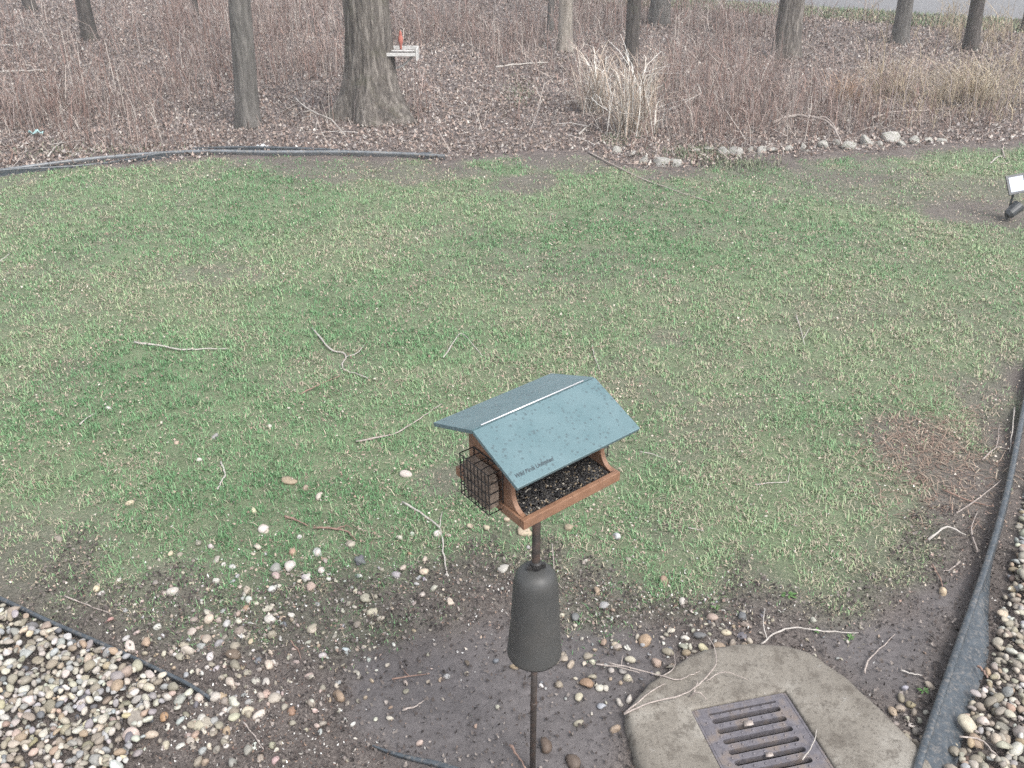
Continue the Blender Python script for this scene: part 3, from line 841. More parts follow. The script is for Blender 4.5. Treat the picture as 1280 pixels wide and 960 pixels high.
# hopper panes and roof
for sy in (-1, 1):
    MB().box((0, 0, 0), (L1 - 0.054, 0.0025, 0.15), Matrix.Rotation(sy * -0.20, 3, 'X')).build("hopper_pane", MAT["clear"], feeder, FM @ Matrix.Translation((0, sy * 0.060, 0.103)))
roof = bpy.data.objects.new("roof", None); roof.empty_display_size = 0.05; link(roof, feeder)
ca, sa = math.cos(math.atan(SL)), math.sin(math.atan(SL))
for sy in (-1, 1):
    g = 0.0022
    tip = (sy * RW, HE); top = (sy * g, HR - SL * g)
    nrm = (sy * sa, ca)
    poly = [top, tip, (tip[0] - nrm[0] * TH, tip[1] - nrm[1] * TH), (sy * g, HR - SL * g - TH / ca)]
    MB().prism(poly, ROX - RL / 2, ROX + RL / 2).build("roof_panel", MAT["roof"], roof, FM, 0.0025)
hg = MB()
x0, x1 = ROX - RL / 2 + 0.035, ROX + RL / 2 - 0.045
hg.tube([(x0, 0.004, HR + 0.0008), (x1, 0.004, HR + 0.0008)], 0.0023, 10)
hg.build("hinge", MAT["hinge"], roof, FM, smooth=True)
# printed name near the eave
cu = bpy.data.curves.new("roof_print", 'FONT'); cu.body = "Wild Birds Unlimited"; cu.size = 0.0185; cu.shear = 0.35; cu.offset = 0.0005
tmp = bpy.data.objects.new("roof_print_tmp", cu)
me = bpy.data.meshes.new_from_object(tmp); bpy.data.objects.remove(tmp)
V = np.array([v.co[:] for v in me.vertices]); bpy.data.meshes.remove if False else None
wid = V[:, 0].max() - V[:, 0].min()
tx0 = ROX - RL / 2 + 0.016
for v in me.vertices:
    s = v.co.x * (0.140 / wid)
    dn = RW / ca - 0.030 + (-v.co.y)                     # distance down the slope
    p = Vector((tx0 + s, -(dn * ca), HR - dn * sa)) + Vector((0, -sa, ca)) * 0.0006
    v.co = FM @ p
me.materials.clear(); me.materials.append(MAT["ink"])
obj("lettering", me, roof)
# wire suet cage on each gable
def cage(sx):
    w = MB(); xa = sx * (L1 / 2 - 0.006); xb = sx * (L1 / 2 + 0.046); y0, y1, z0, z1 = -0.068, 0.078, -0.020, 0.128; r = 0.0019
    ys, zs = np.linspace(y0, y1, 9), np.linspace(z0, z1, 5)
    for y in ys: w.tube([(xb, y, z0), (xb, y, z1)], r, 5)
    for z in zs: w.tube([(xb + sx * 0.0025, y0, z), (xb + sx * 0.0025, y1, z)], r, 5)
    for y in ys[::2]:
        for z in (z0, z1): w.tube([(xa, y, z), (xb, y, z)], r, 5)
    for z in zs:
        for y in (y0, y1): w.tube([(xa, y, z), (xb, y, z)], r, 5)
    for y in (y0, (y0 + y1) / 2, y1): w.tube([(xa, y, z0), (xa, y, z1)], r, 5)
    for z in (z0, z1): w.tube([(xa, y0, z), (xa, y1, z)], r * 1.4, 5)
    return w.build("suet_cage", MAT["wire"], feeder, FM)
cage(-1); cage(1)
for sx, lab in ((-1, "brown suet cake inside the wire cage on the feeder's left gable"), (1, "suet cake in the hidden wire cage on the feeder's right gable")):
    if sx == 1: continue
    me = bpy.data.meshes.new("suet"); bm = bmesh.new(); bmesh.ops.create_cube(bm, size=1.0)
    bmesh.ops.bevel(bm, geom=bm.edges[:], offset=0.12, segments=3, affect='EDGES'); bmesh.ops.subdivide_edges(bm, edges=bm.edges[:], cuts=2, use_grid_fill=True)
    for v in bm.verts:
        v.co = Vector((v.co.x * 0.038, v.co.y * 0.134, v.co.z * 0.136)) + Vector([random.gauss(0, 0.0014) for _ in range(3)])
        v.co = FM @ (v.co + Vector((sx * (L1 / 2 + 0.022), 0.004, 0.046)))
    bm.to_mesh(me); bm.free(); me.materials.append(MAT["suet"])
    tag(obj("suet_cake", me, None, (FX, FY, 0)), lab, "suet cake")
# pole, collar and baffle
ZP = 1.4373 - 0.034
MB().tube([(0, 0, 0.60), (0, 0, 1.03), (0, 0, ZP + 0.002)], 0.0145, 16).build("upper_pole", MAT["pole"], feeder, smooth=True)
MB().tube([(0, 0, -0.25), (0, 0, 0.36), (0, 0, 0.605)], 0.0122, 14).build("lower_pole", MAT["pole"], feeder, smooth=True)
MB().tube([(0, 0, 0.362), (0, 0, 0.366), (0, 0, 0.382), (0, 0, 0.386)], [0.0124, 0.0140, 0.0140, 0.0124], 14).build("pole_joint", MAT["pole"], feeder, smooth=True)
MB().tube([(0, 0, ZP - 0.012), (0, 0, ZP - 0.004), (0, 0, ZP - 0.0005)], [0.020, 0.055, 0.055], 16).build("mounting_flange", MAT["pole"], feeder)
co_ = MB().tube([(0, 0, 1.030), (0, 0, 1.034), (0, 0, 1.056), (0, 0, 1.060)], [0.015, 0.0215, 0.0215, 0.015], 16)
co_.box((0.026, -0.004, 1.045), (0.016, 0.010, 0.016)); co_.box((-0.022, -0.012, 1.040), (0.016, 0.010, 0.012))
co_.build("baffle_clamp", MAT["wire"], feeder)
bz = [(0.0165, 1.0315), (0.030, 1.030), (0.046, 1.024), (0.060, 1.015), (0.0705, 1.000), (0.0755, 0.980), (0.0785, 0.955), (0.0830, 0.88), (0.0875, 0.79), (0.0935, 0.705), (0.0972, 0.660),
      (0.0985, 0.648), (0.0980, 0.642), (0.0960, 0.644), (0.0950, 0.660), (0.078, 0.88), (0.070, 0.975), (0.050, 1.012), (0.0165, 1.020)]
n = 56; V, F = [], []
for k, (rr_, z) in enumerate(bz):
    for j in range(n):
        a = 2 * math.pi * j / n; dent = 1 + 0.006 * math.sin(3 * a + z * 9) + 0.004 * math.sin(7 * a - z * 21)
        V.append((rr_ * dent * math.cos(a) - 0.010 * (1.03 - z) * 0.0 , rr_ * dent * math.sin(a), z))
for k in range(len(bz) - 1):
    for j in range(n): F.append((k * n + j, k * n + (j + 1) % n, (k + 1) * n + (j + 1) % n, (k + 1) * n + j))
me = mesh_from("baffle", np.array(V), F, MAT["baffle"], smooth=True)
bm = bmesh.new(); bm.from_mesh(me); bmesh.ops.recalc_face_normals(bm, faces=bm.faces); bm.to_mesh(me); bm.free()
obj("baffle", me, feeder)
# seed: heap in the hopper and loose seed in the tray
def seed_mesh():
    bm = bmesh.new(); bmesh.ops.create_icosphere(bm, subdivisions=1, radius=1)
    V = np.array([v.co[:] for v in bm.verts]) * np.array([0.0062, 0.0030, 0.0024]); F = np.array([[v.index for v in f.verts] for f in bm.faces]); bm.free()
    return V, F
SV, SF = seed_mesh(); r = np.random.default_rng(8)
vs, fs, cs, off = [], [], [], 0
for k in range(5200):
    x = r.uniform(-L1 / 2 + 0.024, L1 / 2 - 0.024); y = r.uniform(-L2 / 2 + 0.022, L2 / 2 - 0.022)
    if abs(y) < 0.05 and r.random() < 0.55: continue
    z = -0.024 + 0.020 * max(0, 1 - abs(y) / 0.17) + 0.010 * float(vnoise(x, y, 0.06, 3)) + r.uniform(0, 0.006)
    if abs(y) < 0.055: z = r.uniform(0.0, 0.12) if r.random() < 0.7 else z
    R = np.array(Euler((r.uniform(-.5, .5), r.uniform(-.5, .5), r.uniform(0, 6.28))).to_matrix())
    W = SV @ R.T + np.array([x, y, z]); W = np.array([(FM @ Vector(p))[:] for p in W]) if False else W
    vs.append(W); fs.append(SF + off); off += len(SV)
    t = r.random()
    c = (0.018, 0.017, 0.018) if t < 0.66 else ((0.05, 0.045, 0.04) if t < 0.90 else ((0.36, 0.33, 0.28) if t < 0.935 else (0.22, 0.17, 0.11)))
    cs.append(np.tile(np.array(c), (len(SV), 1)))
core = MB(); core.prism([(-0.045, -0.026), (0.045, -0.026), (0.058, 0.12), (-0.058, 0.12)], -L1 / 2 + 0.03, L1 / 2 - 0.03)
cv = np.array(core.v); vs.append(cv)
W = np.vstack(vs); Mnp = np.array(FM); W = W @ Mnp[:3, :3].T + Mnp[:3, 3]
cs.append(np.tile(np.array((0.02, 0.019, 0.019)), (len(cv), 1)))
F = [tuple(f) for f in np.vstack(fs)] + [tuple(i + off for i in f) for f in core.f]
tag(obj("bird_seed", mesh_from("bird_seed", W, F, by_colour("bird_seed_mix", 0.5, 200, 0.2, 0.5), np.vstack(cs)), None, (FX, FY, 0)),
    "black sunflower seed mix lying in the feeder tray", "seed", kind="stuff")

# ================================================================ trees
def trunk_mesh(name, r0, height, lean, mat, sides, flare, ridge, seed, dense_to=3.0, dz=0.05):
    zs = list(np.arange(-0.25, dense_to, dz)) + list(np.arange(dense_to, height + 0.01, 0.5))
    V = []; th = np.linspace(0, 2 * math.pi, sides, endpoint=False)
    rr = np.random.default_rng(seed); lob = rr.uniform(0, 6.28, 3)
    for z in zs:
        tz = max(z, 0)
        r = r0 * (1 - 0.55 * tz / height) * (1 + flare * math.exp(-tz / (0.9 * r0 + 0.12)))
        root = 1 + flare * 0.55 * math.exp(-tz / (0.7 * r0 + 0.1)) * (0.5 * np.sin(5 * th + lob[0]) + 0.4 * np.sin(3 * th + lob[1]))
        X = th * r0 * 1.0
        c, s = np.cos(th) * r0, np.sin(th) * r0
        # furrows: noise stretched along the trunk, sampled on the circle so it closes
        n1 = fbm(c * 1.0 + 7 + s * 0.31, s + z * 0.10 + c * 0.17, 0.045, seed, 3) - 0.5
        n2 = fbm(c + 3, s * 1.0 + z * 0.45, 0.16, seed + 5, 2) - 0.5
        R = r * root + ridge * (np.abs(n1) * -2.4 + 0.5) + ridge * 0.8 * n2
        cx, cy = lean[0] * tz, lean[1] * tz
        V.append(np.column_stack([np.cos(th) * R + cx, np.sin(th) * R + cy, np.full(sides, z)]))
    V = np.vstack(V); m = len(zs)
    i, j = np.meshgrid(np.arange(sides), np.arange(m - 1)); i, j = i.ravel(), j.ravel()
    F = np.stack([j * sides + i, j * sides + (i + 1) % sides, (j + 1) * sides + (i + 1) % sides, (j + 1) * sides + i], 1)
    return mesh_from(name, V, F, mat, smooth=True)

def crown_mesh(name, r0, h0, lean, mat, seed, reach):
    """bare winter limbs from the upper trunk"""
    rr = random.Random(seed); V, F = [], []
    def add(pts, rs, n):
        v, f = tube(pts, rs, n, False); o = len(V); V.extend(v); F.extend([tuple(i + o for i in q) for q in f])
    def grow(p, d, L, r, depth):
        pts = [p]; q = p.copy(); dd = d.copy()
        for k in range(4):
            dd = (dd + Vector((rr.gauss(0, .16), rr.gauss(0, .16), rr.gauss(0.05, .1)))).normalized(); q = q + dd * L / 4; pts.append(q.copy())
        add(pts, [r * (1 - 0.16 * k) for k in range(5)], 6 if depth < 2 else 4)
        if depth >= 3: return
        for k in range(4 if depth == 0 else 3):
            i = rr.randint(1, 4)
            nd = (dd + Vector((rr.gauss(0, .7), rr.gauss(0, .7), rr.gauss(.15, .4)))).normalized()
            grow(pts[i], nd, L * rr.uniform(.5, .75), r * (1 - 0.16 * i) * .6, depth + 1)
    for k in range(9):
        z = h0 * (0.42 + 0.58 * k / 8); rad = r0 * (1 - 0.55 * z / h0)
        a = k * 2.4 + rr.uniform(-.4, .4)
        grow(Vector((lean[0] * z, lean[1] * z, z - 0.05)), Vector((math.cos(a), math.sin(a), rr.uniform(.35, .9))).normalized(), reach * rr.uniform(.7, 1.1), rad * 0.5, 0)
    return mesh_from(name, np.array([tuple(p) for p in V]), F, mat, smooth=True)

TREES = [  # base u, v, width px, lean at the top, material, sides, flare, ridge, height, label
    (469, 146, 54, (-.015, 0), "bark_oak", 150, .78, .034, 15, "thick grey furrowed tree trunk with a small feeder shelf"),
    (113, 50, 17, (-.02, 0), "bark_dark", 40, .3, .010, 13, "slender dark tree trunk in the upper left woods"),
    (38, 13, 14, (0, 0), "bark_dark", 30, .3, .008, 13, "dark tree trunk base at the top left corner"),
    (246, 21, 6, (0, 0), "bark_dark", 18, .2, .004, 9, "thin dark sapling trunk between the two upper left trees"),
    (311, 158, 27, (.05, 0), "bark_grey", 60, .25, .010, 14, "smooth grey tree trunk left of the thick furrowed one"),
    (706, 64, 17, (0, 0), "bark_pale", 40, .35, .008, 14, "pale tan tree trunk left of the bleached grass clump"),
    (688, 40, 8, (.01, 0), "bark_grey", 20, .2, .004, 11, "narrow grey trunk close behind the pale tan one"),
    (788, 82, 17, (.01, 0), "bark_dark", 40, .25, .008, 13, "dark tree trunk rising behind the bleached grass clump"),
    (824, 30, 24, (.015, 0), "bark_grey", 40, .25, .008, 14, "grey tree trunk right of the dark one behind the grass clump"),
    (981, 72, 30, (.02, 0), "bark_oak", 60, .35, .014, 14, "stout brown tree trunk wrapped in dead leaves, right of centre"),
    (1124, 54, 19, (-.01, 0), "bark_grey", 40, .25, .008, 13, "grey tree trunk in front of the road's verge"),
    (1212, 64, 17, (-.03, 0), "bark_dark", 40, .25, .008, 13, "dark leaning trunk before the road, second from right edge"),
    (1281, 40, 11, (0, 0), "bark_dark", 26, .2, .006, 13, "dark trunk cut by the right edge of the view"),
]
TREE_AT = []
for k, (u, v, wpx, lean, mt, sides, flare, ridge, ht, lab) in enumerate(TREES):
    p = on_ground(u, v); dep = project(p)[2][0]; r0 = wpx * dep / FPX / 2
    t = empty("tree", (p[0], p[1], p[2]), lab, "tree", "bare trees in the woods")
    # straight-up trunks read as leaning outward from above; trees here lean in a little to suit
    ln = (lean[0] - 0.004 * p[0], 0.0)
    obj("trunk", trunk_mesh("trunk", r0, ht, ln, MAT[mt], sides, flare, ridge, 200 + k, 3.2 if k in (0, 4) else 2.0, 0.035 if k == 0 else 0.08), t)
    obj("crown", crown_mesh("crown", r0, ht, ln, MAT[mt], 300 + k, 1.2 + r0 * 6), t)
    TREE_AT.append((p[0], p[1], r0))

# shelf feeder on the thick tree, with a red bird
tp = on_ground(469, 146); SY = tp[1] - 0.02
sx0 = tp[0] + 0.26
shelf = empty("tree_shelf_feeder", (sx0, SY, 0), "small whitish wooden shelf feeder fixed to the thick tree trunk", "shelf feeder")
zc = height_at(63, SY - 0.1)
def bd(nm, c, d, mt="old_wood"): MB().box(c, d).build(nm, MAT[mt], shelf, None, 0.004)
bd("shelf_floor", (0.19, -0.06, zc - 0.055), (0.40, 0.25, 0.02), "dark_wood")
bd("front_board", (0.19, -0.196, zc - 0.040), (0.40, 0.020, 0.045))
bd("back_board", (0.20, 0.070, zc + 0.010), (0.42, 0.020, 0.050))
bd("inner_slat", (0.19, -0.055, zc - 0.012), (0.36, 0.05, 0.016))
bd("end_board", (0.405, -0.06, zc - 0.050), (0.022, 0.28, 0.15))
bd("end_board", (-0.020, -0.06, zc - 0.040), (0.022, 0.25, 0.10))
MB().tube([(0.36, -0.05, zc - 0.07), (0.20, -0.02, zc - 0.21), (-0.02, 0.0, zc - 0.30)], 0.014, 6).build("brace", MAT["old_wood"], shelf)
bird = empty("perched_bird", (sx0 + 0.165, SY + 0.075, zc + 0.036), "red bird perched upright on the tree's shelf feeder", "bird")
bp_ = [(-0.03, -0.085, 0.006), (-0.022, -0.03, 0.014), (-0.012, 0.012, 0.022), (-0.004, 0.045, 0.038), (0.004, 0.085, 0.047), (0.010, 0.125, 0.044), (0.013, 0.155, 0.032), (0.013, 0.172, 0.028), (0.014, 0.192, 0.029), (0.013, 0.210, 0.022), (0.006, 0.228, 0.012), (0.0, 0.240, 0.003)]
V, F = [], []; nS = 14
for (yb, zb_, rb) in bp_:
    for j in range(nS):
        a = 2 * math.pi * j / nS; V.append((math.cos(a) * rb * (0.9 if zb_ > 0 else 1.4), yb * 1.0 + math.sin(a) * rb * (1 if zb_ > 0 else 0.5), zb_))
for k in range(len(bp_) - 1):
    for j in range(nS): F.append((k * nS + j, k * nS + (j + 1) % nS, (k + 1) * nS + (j + 1) % nS, (k + 1) * nS + j))
F.append(tuple(range(nS))[::-1]); F.append(tuple(range((len(bp_) - 1) * nS, len(bp_) * nS)))
bird.scale = (.85, .85, .85)
obj("body", mesh_from("body", np.array(V), F, MAT["bird"], smooth=True), bird)
MB().tube([(0.0, 0.036, 0.196), (-0.002, 0.062, 0.188)], [0.011, 0.001], 8).build("beak", MAT["bird_beak"], bird)
for s in (-1, 1): MB().tube([(s * 0.014, 0.004, 0.02), (s * 0.016, 0.006, -0.002)], 0.0028, 5).build("leg", MAT["bird_beak"], bird)

# ================================================================ border rocks
def rock_mesh(seed):
    V, F = stone_shape(seed, 3); r = np.random.default_rng(seed)
    for _ in range(9):
        a = r.normal(size=3); a /= np.linalg.norm(a); h = r.uniform(0.45, 0.85)
        d = V @ a; V = V - np.outer(np.clip(d - h, 0, None) * 0.92, a)
    V += 0.03 * (r.random(V.shape) - 0.5)
    return mesh_from("rock_shape", V, F, MAT["rock"], smooth=False)
ROCKS = [(772,190,19),(790,194,14),(806,202,17),(828,205,24),(846,205,17),(869,190,12),(886,188,16),(904,192,22),(922,194,22),(938,188,15),(951,191,17),(966,189,15),(985,188,15),
         (1005,187,17),(1030,184,19),(1046,180,14),(1061,184,22),(1084,180,22),(1098,182,14),(1114,175,26),(1128,181,14),(1141,178,19),(1160,177,15),(1176,177,14)]
for k, (u, v, w) in enumerate(ROCKS):
    p = on_ground(u, v); dep = project(p)[2][0]; s = w * dep / FPX / 2 * 1.05
    o = obj("border_rock", rock_mesh(500 + k), None, (p[0], p[1], p[2] + s * 0.12))
    o.scale = (s * 1.15, s * random.uniform(.8, 1.1), s * random.uniform(.6, .85)); o.rotation_euler = (random.gauss(0, .2), random.gauss(0, .2), random.uniform(0, 6.28))
    if k < 5: lab = "%s rough grey rock from left in the row before the bleached grass" % ORD[k]
    elif k < 13: lab = "%s mossy rock from left in the border row's middle run" % ORD[k - 5]
    else: lab = "%s rough rock from %s in the border row's right run" % (ORD[k - 13] if k < 21 else ["third", "second", "first"][k - 21], "left" if k < 21 else "right")
    tag(o, lab, "rock", "rocks bordering the woods")

# ================================================================ solar spotlight
sp = on_ground(1259, 273)
lampo = empty("solar_spotlight", (sp[0], sp[1], sp[2]), "small black solar spotlight with a tilted bright panel at the right edge", "spotlight")
LM = Matrix.Translation((0.0, 0.0, 0.36)) @ Matrix.Rotation(-0.08, 4, 'Z') @ Matrix.Rotation(math.radians(60), 4, 'X') @ Matrix.Rotation(0.22, 4, 'Z')
MB().box((0, 0, 0), (0.19, 0.20, 0.016)).build("panel_frame", MAT["black_case"], lampo, LM, 0.004)
MB().box((0, 0, 0.0085), (0.140, 0.150, 0.004)).build("solar_panel", MAT["glassy"], lampo, LM)
MB().tube([(0, 0.01, -0.12), (0, 0.01, 0.2), (0, 0.005, 0.35)], 0.012, 8).build("stake", MAT["black_case"], lampo)
HM = Matrix.Translation((0.01, -0.05, 0.10)) @ Matrix.Rotation(0.5, 4, 'Z') @ Matrix.Rotation(math.radians(62), 4, 'Y')
MB().tube([(0, 0, -0.09), (0, 0, -0.06), (0, 0, 0.05), (0, 0, 0.075)], [0.03, 0.052, 0.062, 0.066], 18).build("lamp_head", MAT["black_case"], lampo, HM)
MB().tube([(0, 0, 0.0755), (0, 0, 0.080)], [0.058, 0.056], 18).build("lens", MAT["lens"], lampo, HM)

# ================================================================ twigs and branches lying about
def twig(px, r, label, mat="twig", z=0.009, forks=(), cat="twig", name="twig", arch=0.0):
    r = r * .88
    def path(q):
        P = [on_ground(u, v, z) for u, v in q]; n = len(P)
        for i in range(n):
            P[i][2] += arch * math.sin(math.pi * i / max(n - 1, 1)) + random.uniform(0, 0.004)
        W = smooth_path(P, 4)
        for i in range(1, len(W) - 1): W[i] = W[i] + np.array([random.gauss(0, r * .35), random.gauss(0, r * .35), random.gauss(0, r * .2)])
        return W
    A = path(px); base = A[0].copy()
    mb = MB()
    mb.tube([p - base for p in A], [r * (1 - 0.55 * i / (len(A) - 1)) * random.uniform(.78, 1.22) for i in range(len(A))], 6)
    for q, rf in forks:
        B = path(q); mb.tube([p - base for p in B], [rf * (1 - 0.6 * i / (len(B) - 1)) for i in range(len(B))], 5)
    o = mb.build(name, MAT[mat], None, None, 0, True, tuple(base))
    return tag(o, label, cat, "twigs fallen on lawn and mud")
twig([(168,428),(200,432),(225,437),(255,436),(284,436)], .010, "straight pale stick lying on the left lawn", "twig_pale")
twig([(390,410),(412,436),(428,441),(433,446),(428,455),(432,463),(445,467),(460,473)], .008, "curled grey twig with a fork in mid lawn", "twig_pale", forks=[([(433,446),(446,442),(456,431)], .005)])
twig([(554,447),(566,430),(576,417),(590,430),(603,445)], .006, "twig bent like a roof on the lawn above the feeder", "twig_pale")
twig([(445,552),(490,543),(512,532),(530,520),(552,505)], .007, "long brown twig left of the feeder's roof", "twig")
twig([(376,493),(405,478),(425,470)], .006, "short brown twig below the curled forked one", "twig_brown")
twig([(503,628),(530,645),(549,661),(554,690),(559,718)], .008, "crooked grey twig left of the feeder's suet cage", "twig_pale", forks=[([(549,661),(553,640)], .004)])
twig([(355,645),(370,650),(385,658)], .008, "short reddish twig beside the stone scatter", "twig_brown")
twig([(392,660),(430,663),(445,676)], .008, "reddish twig with a bent end by the stone scatter", "twig_brown", forks=[([(418,662),(432,657),(441,662)], .004)])
twig([(276,578),(282,592),(277,602),(272,612)], .008, "small pale bent twig on the lower left lawn", "twig_pale")
twig([(995,394),(1001,412),(1006,432)], .006, "thin pale twig upright on the right lawn", "twig_pale", forks=[([(1004,424),(1012,410)], .004)])
twig([(740,432),(744,448),(750,463)], .005, "small pale twig just above the roof's ridge end", "twig_pale")
twig([(780,893),(805,884),(835,878),(860,871),(882,852),(894,834),(892,811),(884,795)], .0046, "long forked dead branch arching over the drain collar", "twig", .05,
     [([(866,868),(871,860),(867,851)], .004), ([(862,870),(872,872),(884,876)], .004), ([(882,852),(905,846),(935,850)], .003)], "branch", "fallen_branch", .03)
twig([(760,828),(801,840),(825,847),(847,852),(862,846),(875,840)], .0042, "thin straight dead branch reaching onto the collar's left", "twig", .045, [([(825,847),(842,838),(843,816)], .003), ([(780,893),(812,868),(833,854)], .0042)], "branch", "fallen_branch", .01)
twig([(951,806),(971,792),(991,787),(1010,790),(1028,792),(1050,792),(1073,791)], .006, "smooth pale branch behind the drain collar", "twig_pale", .012, [([(959,800),(953,781),(957,761)], .004)], "branch", "fallen_branch", .015)
twig([(1081,842),(1085,826),(1105,807),(1119,793)], .005, "faint curved grey twig on the right mud", "twig")
twig([(1126,838),(1140,843),(1154,845)], .005, "small pale twig on mud near the right edging", "twig_pale")
twig([(1160,675),(1182,665),(1207,669)], .008, "arched pale stick near the right edging", "twig_pale", .01, arch=.03)
twig([(1178,612),(1210,626),(1240,633)], .007, "brown stick in the tangle by the right edging", "twig_brown")
twig([(1195,642),(1225,622),(1252,600)], .006, "slanting grey stick in the tangle by the right edging", "twig")
twig([(1200,702),(1188,712),(1178,714)], .006, "short stick below the arched pale one", "twig")
twig([(1222,690),(1214,660),(1222,640)], .006, "grey upright stick beside the right edging", "twig")
twig([(1165,705),(1176,725),(1178,735)], .005, "thin brown twig above the yellow stone on mud", "twig_brown")
twig([(1228,575),(1245,560),(1262,562)], .006, "grey twig high beside the right edging", "twig", forks=[([(1245,560),(1250,530)], .004)])
twig([(1268,510),(1264,540),(1262,565)], .006, "upright pale twig against the top of the right edging", "twig_pale", arch=.04)
twig([(490,849),(512,846),(537,842)], .005, "small forked twig on the dark mud", "twig_brown", forks=[([(512,846),(503,836)], .003)])
twig([(503,888),(517,884),(530,876)], .006, "short curved twig on the mud below the forked one", "twig")
twig([(637,931),(646,944),(658,962)], .007, "dark stick leaning by the foot of the pole", "twig_brown", .02)
twig([(735,190),(760,203),(800,222),(840,237),(892,254)], .012, "long thin tan branch across the upper right lawn", "twig", name="fallen_branch", cat="branch")
twig([(1238,204),(1246,197),(1253,195)], .012, "short pale stick on the ground above the spotlight", "twig_pale")
twig([(1256,197),(1253,186),(1257,177)], .012, "upright pink-grey stick above the spotlight", "twig", forks=[([(1256,197),(1262,203),(1248,205)], .006)])
twig([(-6,330),(4,324),(12,317)], .008, "pale stick cut by the left edge", "twig_pale")
twig([(100,531),(110,522),(119,517)], .006, "thin pale twig on the far left lawn", "twig_pale")
twig([(1222,832),(1228,838),(1234,848)], .008, "short brown stick lying on the right stones", "twig_brown", .05)
twig([(1199,921),(1225,925),(1240,938),(1256,955)], .005, "thin grey twig over the lower right stones", "twig", .05)
twig([(304,903),(318,920),(330,937)], .005, "thin twig in the gritty soil beside the left stone bed", "twig")
twig([(363,800),(372,812),(380,810)], .005, "tiny branched twig in the stone scatter", "twig_brown", forks=[([(372,812),(376,824)], .003)])
twig([(80,745),(110,757),(140,768)], .005, "thin grey twig above the left edging", "twig")
twig([(1003,950),(1013,935),(1019,923),(1021,912)], .003, "fine bleached sprig lying across the iron grate", "twig_pale", .045)
twig([(800,565),(815,568),(833,575)], .004, "thin pale stem right of the feeder's eave", "twig_pale")
twig([(945,606),(965,604),(985,603)], .004, "thin pale stem on the lawn right of the feeder", "twig_pale", forks=[([(985,603),(987,590)], .003)])
twig([(690,680),(694,720),(702,735)], .004, "thin stem right of the pole above the baffle", "twig")
twig([(745,830),(775,835),(800,842)], .005, "thin stick in the soil right of the baffle", "twig", forks=[([(775,835),(779,818)], .003)])
twig([(860,660),(880,664)], .004, "tiny pale stem on the lower right lawn", "twig_pale")
# in the woods
twig([(60,196),(72,182),(88,168)], .016, "pale leaning stick at the wood's edge, far left", "twig_pale", .03, cat="branch", name="fallen_branch")
twig([(12,205),(16,190),(8,180)], .016, "brown branch at the wood's edge by the left border", "twig_brown", .03, cat="branch", name="fallen_branch")
twig([(0,56),(20,57),(42,53)], .035, "bleached log on the far left wood floor", "twig_pale", .03, cat="log", name="fallen_log")
twig([(0,90),(30,89),(58,88)], .03, "thin pale log below the bleached one, far left", "twig_pale", .03, cat="log", name="fallen_log")
twig([(35,133),(48,129),(62,128)], .025, "dark short log in the left brush", "twig_brown", .03, cat="log", name="fallen_log")
twig([(368,122),(380,140),(395,152),(415,158),(432,170)], .016, "arching pale branch left of the thick trunk's base", "twig_pale", .05, [([(380,140),(392,138)], .01)], "branch", "fallen_branch", .12)
twig([(965,154),(990,153),(1015,158),(1038,166),(1052,180)], .030, "thick tan drooping branch behind the border rocks", "twig", .10, [([(1000,156),(1030,158),(1050,168)], .02)], "branch", "fallen_branch", .12)
twig([(620,84),(650,80),(685,78)], .022, "thin pale branch on the brush right of the shelf feeder", "twig_pale", .25, cat="branch", name="fallen_branch")
twig([(1090,148),(1120,140),(1160,138)], .02, "tan branch behind the border rocks at right", "twig", .08, cat="branch", name="fallen_branch")
twig([(724,168),(738,155),(752,146)], .018, "pale broken branch left of the bleached grass clump", "twig_pale", .03, cat="branch", name="fallen_branch")
twig([(95,100),(105,92),(112,90)], .025, "short pale stick on the left wood floor", "twig_pale", .02, cat="branch", name="fallen_branch")

# scraps
def scrap(u, v, w, mat, label):
    p = on_ground(u, v, 0.02); dep = project(p)[2][0]; s = w * dep / FPX / 2
    V, F = [], []
    for j in range(4):
        for i in range(6): V.append(((i / 5 - .5) * 2 * s, (j / 3 - .5) * 1.1 * s, 0.35 * s * math.sin(i * 1.9 + j) + 0.2 * s * math.cos(j * 2.3) + 0.3 * s))
    for j in range(3):
        for i in range(5): a = j * 6 + i; F.append((a, a + 1, a + 7, a + 6))
    o = obj("litter_scrap", mesh_from("litter_scrap", np.array(V), F, MAT[mat], smooth=True), None, tuple(p))
    md = o.modifiers.new("thickness", 'SOLIDIFY'); md.thickness = 0.004
    tag(o, label, "litter")
scrap(328, 185, 13, "paper", "white scrap of litter beside the far edging strip")
scrap(45, 168, 16, "teal_scrap", "pale teal scrap of litter in the far left brush")

# small weeds
def weed(u, v, s, label):
    p = on_ground(u, v); V, F = [], []
    rw = random.Random(int(u))
    for k in range(13):
        a = rw.uniform(0, 6.28); L = s * rw.uniform(.3, .62); w = L * .28; up = rw.uniform(.2, .8)
        d = Vector((math.cos(a), math.sin(a), 0)); sd_ = Vector((-d.y, d.x, 0)); o = len(V)
        for t, ww in ((0, .15), (.35, .8), (.7, 1.0), (1, .05)):
            c = d * L * t + Vector((0, 0, up * L * t * (1.25 - .8 * t) + .003)); V += [tuple(c - sd_ * w * ww * .5), tuple(c + sd_ * w * ww * .5)]
        for i in range(3): q = o + 2 * i; F.append((q, q + 1, q + 3, q + 2))
    tag(obj("weed_plant", mesh_from("weed_plant", np.array(V), F, MAT["leaf_green"], smooth=True), None, tuple(p)), label, "weed")
weed(985, 745, .075, "low green weed at the lawn's lower edge right of the feeder")
weed(1062, 798, .05, "tiny green weed at the tip of the pale branch")
weed(1154, 864, .055, "small green weed beside the right edging")
weed(1020, 790, .04, "tiny green weed under the pale branch behind the drain")
